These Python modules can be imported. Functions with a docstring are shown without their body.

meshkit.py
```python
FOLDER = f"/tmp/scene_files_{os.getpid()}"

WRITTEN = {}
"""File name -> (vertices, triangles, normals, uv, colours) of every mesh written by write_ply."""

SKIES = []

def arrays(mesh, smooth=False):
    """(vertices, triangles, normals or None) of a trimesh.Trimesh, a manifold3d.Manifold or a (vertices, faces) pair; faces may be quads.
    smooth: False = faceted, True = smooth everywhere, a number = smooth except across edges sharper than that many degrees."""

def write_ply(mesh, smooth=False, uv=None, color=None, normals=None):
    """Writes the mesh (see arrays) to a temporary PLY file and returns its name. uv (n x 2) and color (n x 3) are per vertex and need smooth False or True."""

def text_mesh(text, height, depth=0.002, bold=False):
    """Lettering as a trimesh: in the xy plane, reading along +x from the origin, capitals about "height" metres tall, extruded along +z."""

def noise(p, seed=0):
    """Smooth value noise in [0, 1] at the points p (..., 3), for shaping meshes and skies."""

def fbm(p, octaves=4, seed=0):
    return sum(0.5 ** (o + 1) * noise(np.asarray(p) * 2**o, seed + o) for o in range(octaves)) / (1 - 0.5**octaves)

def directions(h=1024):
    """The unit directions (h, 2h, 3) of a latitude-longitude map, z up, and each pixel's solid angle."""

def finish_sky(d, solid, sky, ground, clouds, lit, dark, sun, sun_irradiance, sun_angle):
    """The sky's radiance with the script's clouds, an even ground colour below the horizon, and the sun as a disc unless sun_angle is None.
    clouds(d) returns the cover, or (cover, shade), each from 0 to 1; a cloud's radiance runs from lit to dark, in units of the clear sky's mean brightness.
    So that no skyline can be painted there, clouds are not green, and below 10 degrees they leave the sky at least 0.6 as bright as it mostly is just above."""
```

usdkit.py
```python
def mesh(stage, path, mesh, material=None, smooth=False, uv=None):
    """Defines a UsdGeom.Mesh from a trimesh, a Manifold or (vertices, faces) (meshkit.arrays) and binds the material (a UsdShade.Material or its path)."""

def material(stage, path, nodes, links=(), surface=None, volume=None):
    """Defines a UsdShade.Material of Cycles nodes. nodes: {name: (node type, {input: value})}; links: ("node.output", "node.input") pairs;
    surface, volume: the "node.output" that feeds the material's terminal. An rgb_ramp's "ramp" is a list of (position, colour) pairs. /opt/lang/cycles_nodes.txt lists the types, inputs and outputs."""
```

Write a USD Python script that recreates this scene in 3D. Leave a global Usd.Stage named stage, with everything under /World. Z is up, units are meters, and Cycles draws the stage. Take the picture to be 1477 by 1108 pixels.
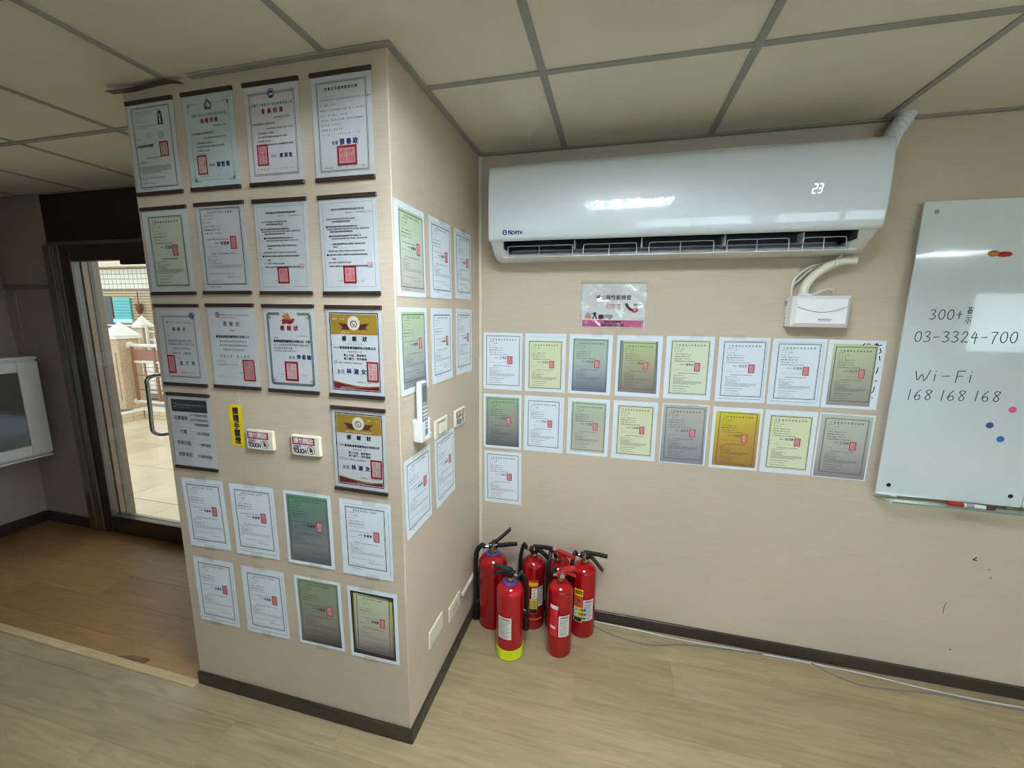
import math, glob, random
import numpy as np
import trimesh
import usdkit, meshkit
from pxr import Usd, UsdGeom, UsdLux, UsdShade, Gf, Sdf, Vt
from shapely.geometry import Polygon, LineString, Point
from shapely import union_all, box as sbox, affinity
from PIL import Image, ImageDraw, ImageFont

stage = Usd.Stage.CreateInMemory()
UsdGeom.SetStageUpAxis(stage, UsdGeom.Tokens.z)
UsdGeom.SetStageMetersPerUnit(stage, 1.0)
UsdGeom.Xform.Define(stage, '/World')
UsdGeom.Scope.Define(stage, '/World/Looks')
rng = random.Random(7)
nrg = np.random.default_rng(7)

# ------------------------------------------------------------------ camera, sky, sun, window daylight, exposure
EXPOSURE = 1.42
CAM_P = (0.68071, -2.02512, 1.63225)
CAM_R = np.array([[0.96995438, 0.24301825, 0.01142911], [0.05125548, -0.15820009, -0.98607586], [-0.23782635, 0.95703441, -0.16590288]])
cam = UsdGeom.Camera.Define(stage, '/World/camera')
cm = Gf.Matrix4d(1)
for i_, row_ in enumerate((CAM_R[0], -CAM_R[1], -CAM_R[2])):
    cm.SetRow(i_, Gf.Vec4d(*map(float, row_), 0))
cm.SetRow(3, Gf.Vec4d(*CAM_P, 1))
cam.AddTransformOp().Set(cm)
cam.CreateHorizontalApertureAttr(36.0)
cam.CreateVerticalApertureAttr(36.0 * 1108 / 1477)
cam.CreateFocalLengthAttr(36.0 * 583.4829 / 1477)
cam.CreateClippingRangeAttr(Gf.Vec2f(0.05, 500))
cam.CreateExposureAttr(EXPOSURE)

sky = UsdLux.DomeLight.Define(stage, '/World/sky')
sky.CreateColorAttr(Gf.Vec3f(0.72, 0.86, 1.0)); sky.CreateIntensityAttr(0.25)
sun = UsdLux.DistantLight.Define(stage, '/World/sun')
sun.CreateColorAttr(Gf.Vec3f(1.0, 0.82, 0.56)); sun.CreateIntensityAttr(5.4); sun.CreateAngleAttr(0.53)
SUN_D = np.array([0.52, -0.36, -0.80]); SUN_D /= np.linalg.norm(SUN_D)


def aim(prim, pos, d):
    z = -np.array(d, float); z /= np.linalg.norm(z)
    up = np.array([0, 0, 1.0]) if abs(z[2]) < .95 else np.array([0, 1.0, 0])
    x = np.cross(up, z); x /= np.linalg.norm(x); y = np.cross(z, x)
    m = Gf.Matrix4d(1)
    for i, r in enumerate((x, y, z)):
        m.SetRow(i, Gf.Vec4d(*map(float, r), 0))
    m.SetRow(3, Gf.Vec4d(*map(float, pos), 1))
    prim.AddTransformOp().Set(m)


aim(sun, (0, 0, 6), SUN_D)
WIN = [(0.9, 2.6), (2.85, 4.6), (5.65, 7.6)]          # x ranges of the windows in the rear wall
WZ = (1.15, 2.08)
REAR = -5.4
for k, (a, b) in enumerate(WIN):                     # daylight arriving through the rear windows
    wl = UsdLux.RectLight.Define(stage, f'/World/window_daylight_{k + 1:03d}')
    wl.CreateWidthAttr(b - a); wl.CreateHeightAttr(WZ[1] - WZ[0])
    wl.CreateColorAttr(Gf.Vec3f(0.86, 0.95, 1.0)); wl.CreateIntensityAttr(1.3)
    aim(wl, ((a + b) / 2, REAR - 0.2, (WZ[0] + WZ[1]) / 2), (0, 1, 0))
TUBE_POWER = 84.0

# ------------------------------------------------------------------ constants of the room
H, D, CW = 2.396, 0.8385, 1.0345                     # ceiling height, column depth and width
XL, XR = -3.62, 8.0


# ------------------------------------------------------------------ materials
def lin(r, g=None, b=None):
    c = np.array(r if g is None else (r, g, b), float) / 255
    return tuple(np.where(c <= .04045, c / 12.92, ((c + .055) / 1.055) ** 2.4))


LK = '/World/Looks/'


def pbr(name, col, rough=.5, metal=0., spec=.5, coat=0., var=.06, scale=30., emis=None, es=0., trans=0., bump=0., coat_r=.05):
    """principled material whose colour wanders a little with noise"""
    a = tuple(max(0, c * (1 - var)) for c in col); b = tuple(min(1, c * (1 + var)) for c in col)
    nodes = {'tc': ('texture_coordinate', {}), 'n': ('noise_texture', {'scale': scale, 'detail': 3.}),
             'r': ('rgb_ramp', {'ramp': [(.3, a), (.7, b)]}),
             'p': ('principled_bsdf', {'roughness': rough, 'metallic': metal, 'specular_ior_level': spec, 'coat_weight': coat, 'coat_roughness': coat_r, 'transmission_weight': trans})}
    links = [('tc.object', 'n.vector'), ('n.fac', 'r.fac'), ('r.color', 'p.base_color')]
    if emis is not None:
        nodes['p'][1]['emission_color'] = emis; nodes['p'][1]['emission_strength'] = es
    if bump:
        nodes['b'] = ('bump', {'strength': bump, 'distance': .002}); links += [('n.fac', 'b.height'), ('b.normal', 'p.normal')]
    return usdkit.material(stage, LK + name, nodes, links, surface='p.BSDF')


def ink(name, col, rough=.55):
    return pbr(name, col, rough, spec=.25, var=.03, scale=200)


M = {}
# wallpaper: horizontal grass-cloth threads
def wallpaper(name, c1, c2):
    return usdkit.material(stage, LK + name, {
        'g': ('geometry', {}), 'm': ('mapping', {'scale': (7., 7., 300.)}), 'm2': ('mapping', {'scale': (40., 40., 900.)}), 'm3': ('mapping', {'scale': (1.2, 1.2, 1.2)}),
        'n': ('noise_texture', {'scale': 1., 'detail': 3., 'roughness': .6, 'distortion': .25}), 'n2': ('noise_texture', {'scale': 1., 'detail': 2.}), 'n3': ('noise_texture', {'scale': 1., 'detail': 2.}),
        'r': ('rgb_ramp', {'ramp': [(.30, c2), (.52, c1), (.75, tuple(min(1, x * 1.04) for x in c1))]}),
        'r3': ('rgb_ramp', {'ramp': [(.3, (.94, .94, .94)), (.7, (1.04, 1.03, 1.0))]}),
        'x': ('mix', {'mix_type': 'multiply', 'fac': 1.}),
        's': ('math', {'math_type': 'add'}), 'b': ('bump', {'strength': .22, 'distance': .0012}), 'p': ('principled_bsdf', {'roughness': .62, 'specular_ior_level': .35})},
        [('g.position', 'm.vector'), ('g.position', 'm2.vector'), ('g.position', 'm3.vector'), ('m.vector', 'n.vector'), ('m2.vector', 'n2.vector'), ('m3.vector', 'n3.vector'), ('n.fac', 'r.fac'), ('n3.fac', 'r3.fac'),
         ('r.color', 'x.color1'), ('r3.color', 'x.color2'), ('x.color', 'p.base_color'), ('n.fac', 's.value1'), ('n2.fac', 's.value2'), ('s.value', 'b.height'), ('b.normal', 'p.normal')], surface='p.BSDF')


M['wallpaper'] = wallpaper('wallpaper_beige', lin(204, 190, 170), lin(196, 181, 160))
M['plaster_grey'] = pbr('plaster_grey', lin(176, 164, 158), .7, var=.04, scale=8)
M['plaster_white'] = pbr('plaster_white', lin(140, 138, 134), .7, var=.04, scale=8)


def plank_mat(name, base, seed):
    d = tuple(x * .76 for x in base); l = tuple(min(1, x * 1.14) for x in base)
    return usdkit.material(stage, LK + name, {
        'tc': ('texture_coordinate', {}), 'm': ('mapping', {'location': (seed * 3.7, seed * 1.3, 0.), 'scale': (1.1, 11., 11.)}), 'm2': ('mapping', {'location': (seed * 5.1, seed, 0.), 'scale': (5., 150., 150.)}), 'm3': ('mapping', {'location': (seed * 2., seed, 0.), 'scale': (1.5, 4., 4.)}),
        'n': ('noise_texture', {'scale': 2.2, 'detail': 5., 'roughness': .62, 'distortion': 1.5}), 'n2': ('noise_texture', {'scale': 1., 'detail': 3.}), 'n3': ('noise_texture', {'scale': 1., 'detail': 2.}),
        'r': ('rgb_ramp', {'ramp': [(.30, d), (.44, tuple(x * .9 for x in base)), (.56, base), (.74, l)]}),
        'r2': ('rgb_ramp', {'ramp': [(.3, (.90, .89, .87)), (.65, (1.03, 1.03, 1.03))]}), 'r3': ('rgb_ramp', {'ramp': [(.3, (.88, .87, .85)), (.7, (1.06, 1.06, 1.06))]}),
        'x': ('mix', {'mix_type': 'multiply', 'fac': 1.}), 'x2': ('mix', {'mix_type': 'multiply', 'fac': 1.}),
        'b': ('bump', {'strength': .12, 'distance': .0008}), 'p': ('principled_bsdf', {'roughness': .42, 'specular_ior_level': .45})},
        [('tc.object', 'm.vector'), ('tc.object', 'm2.vector'), ('tc.object', 'm3.vector'), ('m.vector', 'n.vector'), ('m2.vector', 'n2.vector'), ('m3.vector', 'n3.vector'), ('n.fac', 'r.fac'), ('n2.fac', 'r2.fac'), ('n3.fac', 'r3.fac'),
         ('r.color', 'x.color1'), ('r2.color', 'x.color2'), ('x.color', 'x2.color1'), ('r3.color', 'x2.color2'), ('x2.color', 'p.base_color'), ('n2.fac', 'b.height'), ('b.normal', 'p.normal')], surface='p.BSDF')


PLANK = [plank_mat(f'vinyl_plank_{i + 1:03d}', lin(*c), i + 1) for i, c in enumerate([(164, 147, 113), (168, 151, 116), (161, 144, 110), (166, 148, 113), (163, 146, 114)])]
ENTRY = [plank_mat(f'entry_plank_{i + 1:03d}', lin(*c), i + 11) for i, c in enumerate([(150, 112, 68), (156, 117, 72), (146, 108, 66)])]
M['subfloor'] = pbr('subfloor', lin(120, 106, 84), .8)
M['tile'] = pbr('ceiling_tile_face', lin(230, 226, 212), .75, var=.03, scale=6, spec=.3)
M['tee'] = pbr('ceiling_tee_metal', lin(158, 158, 150), .5, var=.03, spec=.4)
M['skirting'] = pbr('dark_skirting', lin(52, 42, 34), .45, var=.12, scale=20)
M['white_plastic'] = pbr('white_plastic', lin(232, 233, 230), .28, coat=.3, var=.015)
M['cream_plastic'] = pbr('cream_plastic', lin(232, 226, 200), .35, var=.02)
M['pale_conduit'] = pbr('pale_conduit', lin(226, 221, 200), .4, var=.02)
M['ac_panel'] = pbr('ac_glossy_panel', lin(222, 232, 236), .3, coat=1., var=.006, coat_r=.008)
M['ac_body'] = pbr('ac_body_white', lin(222, 224, 222), .35, var=.015)
M['ac_dark'] = pbr('ac_outlet_dark', lin(26, 32, 36), .5, var=.1)
M['wire_white'] = pbr('white_wire', lin(205, 209, 210), .35, var=.02)
M['led'] = pbr('display_digits', (.9, .95, 1.), .4, emis=(.9, .96, 1.), es=.55, var=0)
M['navy'] = ink('navy_print', lin(36, 44, 110))
M['steel'] = pbr('brushed_steel', lin(150, 146, 138), .32, metal=1., var=.08, scale=60)
M['steel_dark'] = pbr('dark_steel', lin(92, 86, 76), .36, metal=.9, var=.1, scale=40)
M['transom'] = pbr('dark_transom', lin(38, 34, 26), .35, metal=.3, var=.15, scale=6)
M['bronze'] = pbr('bronze_jamb', lin(120, 104, 84), .4, metal=.6, var=.1, scale=40)
M['chrome'] = pbr('chrome', lin(205, 205, 205), .18, metal=1., var=.03)
M['brass'] = pbr('brass', lin(176, 150, 96), .3, metal=1., var=.06)
M['black_plastic'] = pbr('black_plastic', lin(14, 14, 14), .34, var=.15)
M['black_rubber'] = pbr('black_rubber', lin(11, 11, 12), .5, var=.15)
M['ext_red'] = pbr('extinguisher_red', lin(150, 3, 14), .14, coat=.5, spec=.4, var=.05, scale=12)
M['ext_red2'] = pbr('extinguisher_deep_red', lin(138, 3, 12), .15, coat=.5, spec=.4, var=.05, scale=12)
M['lever_red'] = pbr('lever_red', lin(170, 24, 24), .35, var=.05)
M['lime'] = pbr('lime_band', lin(208, 226, 20), .45, var=.04)
M['violet'] = pbr('violet_collar', lin(70, 60, 138), .35, var=.06)
M['label_white'] = ink('label_white', lin(224, 222, 216), .4)
M['label_yellow'] = ink('label_yellow', lin(226, 200, 24), .4)
M['label_orange'] = ink('label_orange', lin(198, 74, 30), .4)
M['label_blue'] = ink('label_blue', lin(48, 92, 160), .4)
M['label_red'] = ink('label_red', lin(192, 40, 52), .4)
M['paper'] = pbr('copy_paper', lin(229, 239, 247), .55, spec=.35, var=.012, scale=40)
M['poster_paper'] = pbr('poster_paper', lin(222, 228, 230), .45, spec=.4, var=.012, scale=40)
M['poster_mint'] = pbr('poster_paper_mint', lin(206, 224, 222), .45, spec=.4, var=.012, scale=40)
M['poster_pale'] = pbr('poster_paper_pale', lin(226, 224, 226), .45, spec=.4, var=.012, scale=40)
M['rail'] = pbr('poster_rail_brown', lin(58, 42, 36), .45, var=.1, scale=50)
for k, c in dict(ink_black=(38, 38, 42), ink_dim=(66, 70, 70), ink_grey=(112, 116, 120), ink_pale=(150, 158, 160), ink_blue=(40, 62, 112), ink_red=(158, 44, 44), ink_frame=(88, 100, 98), ink_sage=(140, 152, 146), ink_taupe=(150, 140, 134),
                 seal_red=(158, 36, 52), seal_glyph=(188, 92, 98), seal_pink=(222, 160, 160), seal_pale=(222, 200, 200), gold=(168, 138, 44), maroon=(122, 22, 44), ribbon=(96, 40, 40), warm_white=(238, 232, 216), slate=(62, 72, 72), slate_blue=(84, 104, 140),
                 sticker_yellow=(232, 206, 8), sticker_red=(150, 26, 46), pink_band=(196, 96, 140), orange=(206, 120, 60), sign_paper=(220, 222, 220), marker_ink=(62, 70, 70), skin=(196, 168, 150), stain=(70, 62, 52), smoke=(150, 160, 164)).items():
    M[k] = ink(k, lin(*c))
# printed picture area: colour printed per vertex (photocopy of a certificate)
M['print'] = usdkit.material(stage, LK + 'printed_copy', {'a': ('attribute', {'attribute': 'tint'}), 'p': ('principled_bsdf', {'roughness': .5, 'specular_ior_level': .35})}, [('a.color', 'p.base_color')], surface='p.BSDF')


def clear(name, tint=(1, 1, 1), rough=.05, ior=1.45, gain=1.0):
    f0 = ((ior - 1) / (ior + 1)) ** 2               # Schlick's curve, the same from both sides of the sheet
    return usdkit.material(stage, LK + name, {'t': ('transparent_bsdf', {'color': tint}), 'g': ('glossy_bsdf', {'roughness': rough, 'color': (gain, gain, gain)}), 'w': ('layer_weight', {'blend': .5}), 'q': ('math', {'math_type': 'power', 'value2': 5.}), 'f': ('math', {'math_type': 'multiply_add', 'value2': 1 - f0, 'value3': f0}), 'm': ('mix_closure', {})},
                           [('w.facing', 'q.value1'), ('q.value', 'f.value1'), ('f.value', 'm.fac'), ('t.BSDF', 'm.closure1'), ('g.BSDF', 'm.closure2')], surface='m.closure')


M['pane'] = clear('door_glass', (.97, .98, .97), .01)
M['window_pane'] = clear('window_glass', (.95, .98, .98), .01)
M['film'] = clear('clear_film', (.985, .985, .985), .12, 1.4, .9)
M['sleeve'] = clear('sleeve_film', (.985, .985, .985), .09, 1.75)
M['tape'] = clear('clear_tape', (.97, .97, .96), .25, 1.9)
M['tray_glass'] = clear('tray_glass', (.80, .90, .85), .03, 1.6)
M['board_white'] = pbr('glass_board_white', lin(214, 226, 226), .1, coat=.8, var=.008, coat_r=.02)
M['board_edge'] = pbr('glass_board_edge', lin(120, 150, 138), .2, var=.05)
M['magnet_pink'] = pbr('magnet_pink', lin(228, 92, 150), .3, coat=.3); M['magnet_violet'] = pbr('magnet_violet', lin(84, 78, 140), .3, coat=.3); M['magnet_blue'] = pbr('magnet_blue', lin(40, 100, 184), .3, coat=.3)
M['amber'] = pbr('amber', lin(176, 120, 44), .35); M['crimson'] = pbr('crimson', lin(176, 32, 30), .3)
M['strip_wood'] = plank_mat('strip_wood', lin(206, 182, 140), 23)
M['wedge_wood'] = pbr('wedge_wood', lin(112, 70, 40), .6, var=.2)
M['cabinet_white'] = pbr('cabinet_white', lin(206, 202, 198), .4, var=.02)
M['cabinet_glass'] = pbr('cabinet_dark_glass', lin(20, 22, 26), .08, coat=.4, var=.1)
M['tube'] = pbr('fluorescent_tube', (.9, .9, .88), .4, emis=(.87, .985, 1.10), es=TUBE_POWER, var=0)
M['louvre'] = pbr('light_louvre', lin(220, 220, 220), .2, metal=.9, var=.02)
M['remote_face'] = pbr('remote_face_grey', lin(132, 140, 142), .4, var=.03); M['lcd'] = pbr('remote_display', lin(92, 108, 106), .2, var=.05)
M['grey_cable'] = pbr('grey_cable', lin(120, 116, 112), .5)
M['wrap'] = pbr('white_pipe_wrap', lin(222, 228, 232), .5, var=.05, bump=.3)
M['terrace'] = [pbr(f'terrace_tile_{i + 1:03d}', lin(*c), .13, var=.06, scale=5, spec=.9) for i, c in enumerate([(222, 196, 158), (214, 188, 152), (226, 201, 164)])]
M['grout'] = pbr('terrace_grout', lin(150, 130, 108), .8)
M['stone'] = pbr('pillar_stone', lin(196, 166, 128), .7, var=.18, scale=40); M['stone_pale'] = pbr('pillar_cap_stone', lin(232, 220, 196), .6, var=.06)
M['kerb_tile'] = pbr('kerb_tile', lin(222, 200, 158), .4, var=.06)
M['rail_white'] = pbr('railing_cream', lin(226, 214, 190), .4, var=.04); M['rail_brown'] = pbr('railing_brown', lin(150, 96, 66), .5, var=.06)
M['facade'] = pbr('facade_cream', lin(226, 208, 174), .6, var=.04); M['facade_tile'] = pbr('facade_white_tile', lin(236, 226, 200), .4, var=.04); M['slat_board'] = pbr('facade_slat', lin(196, 170, 128), .6, var=.06)
M['teal'] = pbr('teal_board', lin(96, 196, 190), .4, var=.05); M['pale_teal'] = pbr('pale_teal', lin(196, 240, 236), .4, var=.05); M['shade_grey'] = pbr('shade_grey', lin(96, 92, 80), .6, var=.2); M['rust'] = pbr('rust_brown', lin(120, 66, 44), .6, var=.1)

# ------------------------------------------------------------------ scene tree helpers
USED = set()


def path_for(name, parent):
    base = f'{parent}/{name}'; p = base; k = 0
    while p in USED:
        k += 1; p = f'{base}_{k:03d}'
    USED.add(p); return p


def thing(name, label=None, cat=None, group=None, xf=None, kind=None, parent='/World'):
    p = path_for(name, parent)
    x = UsdGeom.Xform.Define(stage, p)
    if xf is not None:
        x.AddTransformOp().Set(xf)
    tag(x.GetPrim(), label, cat, group, kind)
    return p


def tag(prim, label=None, cat=None, group=None, kind=None):
    for k, v in (('label', label), ('category', cat), ('group', group), ('kind', kind)):
        if v:
            prim.SetCustomDataByKey(k, v)


def place(pos=(0, 0, 0), rz=0., basis=None):
    m = Gf.Matrix4d(1)
    if basis is None:
        c, s = math.cos(rz), math.sin(rz); basis = ((c, s, 0), (-s, c, 0), (0, 0, 1))
    for i, r in enumerate(basis):
        m.SetRow(i, Gf.Vec4d(*map(float, r), 0))
    m.SetRow(3, Gf.Vec4d(*map(float, pos), 1))
    return m


BACK_B = ((1, 0, 0), (0, 0, 1), (0, -1, 0))          # sheet frame on walls that face -y
SIDE_B = ((0, 1, 0), (0, 0, 1), (1, 0, 0))           # sheet frame on the column side that faces +x


def part(name, mesh, mat, parent='/World', smooth=False, label=None, cat=None, group=None, kind=None):
    p = path_for(name, parent)
    if isinstance(mesh, MB):
        mesh = mesh.get()
    m = usdkit.mesh(stage, p, mesh, M[mat] if isinstance(mat, str) else mat, smooth=smooth)
    tag(m.GetPrim(), label, cat, group, kind)
    return p


class MB:
    """collects shapes into one mesh"""
    def __init__(s):
        s.v, s.f, s.n = [], [], 0

    def add(s, v, f):
        v = np.asarray(v, float); f = np.asarray(f, int)
        if f.shape[1] == 4:
            f = np.vstack([f[:, [0, 1, 2]], f[:, [0, 2, 3]]])
        s.v.append(v); s.f.append(f + s.n); s.n += len(v); return s

    def tm(s, m, T=None):
        v = np.array(m.vertices)
        if T is not None:
            v = v @ np.asarray(T)[:3, :3].T + np.asarray(T)[:3, 3]
        return s.add(v, m.faces)

    def box(s, lo, hi, bev=0.):
        lo, hi = np.minimum(lo, hi).astype(float), np.maximum(lo, hi).astype(float)
        if bev <= 0:
            v = np.array([[(lo, hi)[i >> a & 1][a] for a in range(3)] for i in range(8)])
            f = [[0, 2, 3, 1], [4, 5, 7, 6], [0, 1, 5, 4], [2, 6, 7, 3], [0, 4, 6, 2], [1, 3, 7, 5]]
            return s.add(v, f)
        b = min(bev, (hi - lo).min() * .49); pts = []
        for i in range(8):
            c = np.array([(lo, hi)[i >> a & 1][a] for a in range(3)]); d = np.array([1 if not i >> a & 1 else -1 for a in range(3)])
            for a in range(3):
                q = c + d * b; q[a] = c[a]; pts.append(q)
        h = trimesh.Trimesh(pts).convex_hull
        return s.add(h.vertices, h.faces)

    def tube(s, pts, r, n=10, caps=True):
        pts = np.asarray(pts, float); rs = np.broadcast_to(r, len(pts)); t = np.gradient(pts, axis=0); t /= np.maximum(np.linalg.norm(t, axis=1, keepdims=True), 1e-9)
        ref = np.array([0, 0, 1.0]) if abs(t[0][2]) < .9 else np.array([1.0, 0, 0])
        u = np.cross(t[0], ref); u /= np.linalg.norm(u); V = []
        for p, tt, rr in zip(pts, t, rs):
            u = u - tt * (u @ tt); u /= max(np.linalg.norm(u), 1e-9); w = np.cross(tt, u)
            a = np.arange(n) * 2 * np.pi / n
            V.append(p + rr * (np.cos(a)[:, None] * u + np.sin(a)[:, None] * w))
        V = np.vstack(V); F = []
        for i in range(len(pts) - 1):
            for j in range(n):
                F.append([i * n + j, i * n + (j + 1) % n, (i + 1) * n + (j + 1) % n, (i + 1) * n + j])
        F = np.array(F); F = np.vstack([F[:, [0, 1, 2]], F[:, [0, 2, 3]]])
        if caps:
            m = len(V); V = np.vstack([V, pts[0], pts[-1]]); e = (len(pts) - 1) * n
            F = np.vstack([F, [[m, (j + 1) % n, j] for j in range(n)], [[m + 1, e + j, e + (j + 1) % n] for j in range(n)]])
        return s.add(V, F)

    def lathe(s, prof, c=(0, 0, 0), n=40, axis=2):
        prof = np.asarray(prof, float); a = np.arange(n) * 2 * np.pi / n; V = []
        for r, z in prof:
            V.append(np.stack([r * np.cos(a), r * np.sin(a), np.full(n, z)], 1))
        V = np.vstack(V)
        if axis == 1:
            V = V[:, [0, 2, 1]] * [1, -1, 1]
        elif axis == 0:
            V = V[:, [2, 1, 0]] * [1, 1, -1]
        F = []
        for i in range(len(prof) - 1):
            for j in range(n):
                F.append([i * n + j, i * n + (j + 1) % n, (i + 1) * n + (j + 1) % n, (i + 1) * n + j])
        return s.add(V + np.asarray(c, float), F)

    def ext_x(s, poly, x0, x1):
        """polygon in (y, z) extruded along x"""
        m = trimesh.creation.extrude_polygon(Polygon(poly), x1 - x0, engine='earcut'); v = np.array(m.vertices)
        return s.add(np.stack([v[:, 2] + x0, v[:, 0], v[:, 1]], 1), m.faces)

    def flat(s, poly, z0, z1):
        """shapely polygon in local xy extruded from z0 to z1"""
        for g in getattr(poly, 'geoms', [poly]):
            if g.is_empty or g.area < 1e-10:
                continue
            m = trimesh.creation.extrude_polygon(g, z1 - z0, engine='earcut'); v = np.array(m.vertices); v[:, 2] += z0; s.add(v, m.faces)
        return s

    def get(s):
        return np.vstack(s.v), np.vstack(s.f)


def bez(pts, n=16):
    """smooth curve through the points (Catmull-Rom)"""
    p = np.asarray(pts, float); p = np.vstack([2 * p[0] - p[1], p, 2 * p[-1] - p[-2]]); out = []
    for i in range(1, len(p) - 2):
        for t in np.linspace(0, 1, n, endpoint=False):
            a, b, c, d = p[i - 1:i + 3]
            out.append(.5 * (2 * b + (c - a) * t + (2 * a - 5 * b + 4 * c - d) * t * t + (3 * b - a - 3 * c + d) * t ** 3))
    out.append(p[-2]); return np.array(out)


# ------------------------------------------------------------------ lettering (Han and Latin) as flat polygons
_F, _G = {}, {}
CJK = glob.glob('/opt/blender-*/*/datafiles/fonts/*CJK*')[0]


def glyph(ch, res, bold):
    key = (ch, res, bold)
    if key in _G:
        return _G[key]
    if res not in _F:
        _F[res] = ImageFont.truetype(CJK, res)
    f = _F[res]; adv = f.getlength(ch) / res; pad = 4
    im = Image.new('L', (int(adv * res) + 2 * pad + 4, int(res * 1.5) + 2 * pad))
    ImageDraw.Draw(im).text((pad, pad + .88 * res), ch, 255, f, stroke_width=int(bold), anchor='ls')
    on = np.pad(np.asarray(im) > 120, ((0, 0), (1, 1))).astype(np.int8)
    rows, st = np.nonzero(np.diff(on, axis=1) == 1); en = np.nonzero(np.diff(on, axis=1) == -1)[1]
    out = (np.zeros((0, 2)), np.zeros((0, 3), int), adv)
    if len(rows):
        if res <= 20:
            sh = union_all(sbox(st, -rows - 1, en, -rows))
        else:
            sh = union_all(sbox(st, -rows - 1, en, -rows)).buffer(.6).buffer(-.6).simplify(.6 if res < 50 else .7)
        V, F, n = [], [], 0
        for g in getattr(sh, 'geoms', [sh]):
            if g.area < .3:
                continue
            v, fc = trimesh.creation.triangulate_polygon(g, engine='earcut')
            V.append(np.asarray(v)[:, :2]); F.append(np.asarray(fc) + n); n += len(v)
        if V:
            V = np.vstack(V); V = (V - [pad, -pad]) / res
            V[:, 1] += .04              # top of a Han character sits at about zero
            out = (V, np.vstack(F), adv)
    _G[key] = out; return out


class Sheet:
    """flat print in a local frame: x right, y up, z out of the paper"""
    def __init__(s, w, h):
        s.w, s.h, s.L, s.order, s.cell = w, h, {}, [], .035

    def _put(s, name, mat, v, f, lev):
        k = (name, mat)
        if k not in s.L:
            s.L[k] = [[], [], 0, lev]; s.order.append(k)
        e = s.L[k]; e[0].append(np.asarray(v, float)); e[1].append(np.asarray(f, int) + e[2]); e[2] += len(v)

    def frame(s, x0=0., y0=0., x1=1., y1=1., tilt=0., shear=0.):
        return Frame(s, x0, y0, x1, y1, tilt, shear)

    def emit(s, parent, base=.0008, bend=None, step=.0002):
        for name, mat in s.order:
            V, F, n, lev = s.L[(name, mat)]
            v = np.vstack(V); z = base + step * lev + (bend(v[:, 0], v[:, 1]) if bend else 0)
            part(name.split('#')[0], (np.column_stack([v, np.broadcast_to(z, len(v))]), np.vstack(F)), mat, parent)


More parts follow.
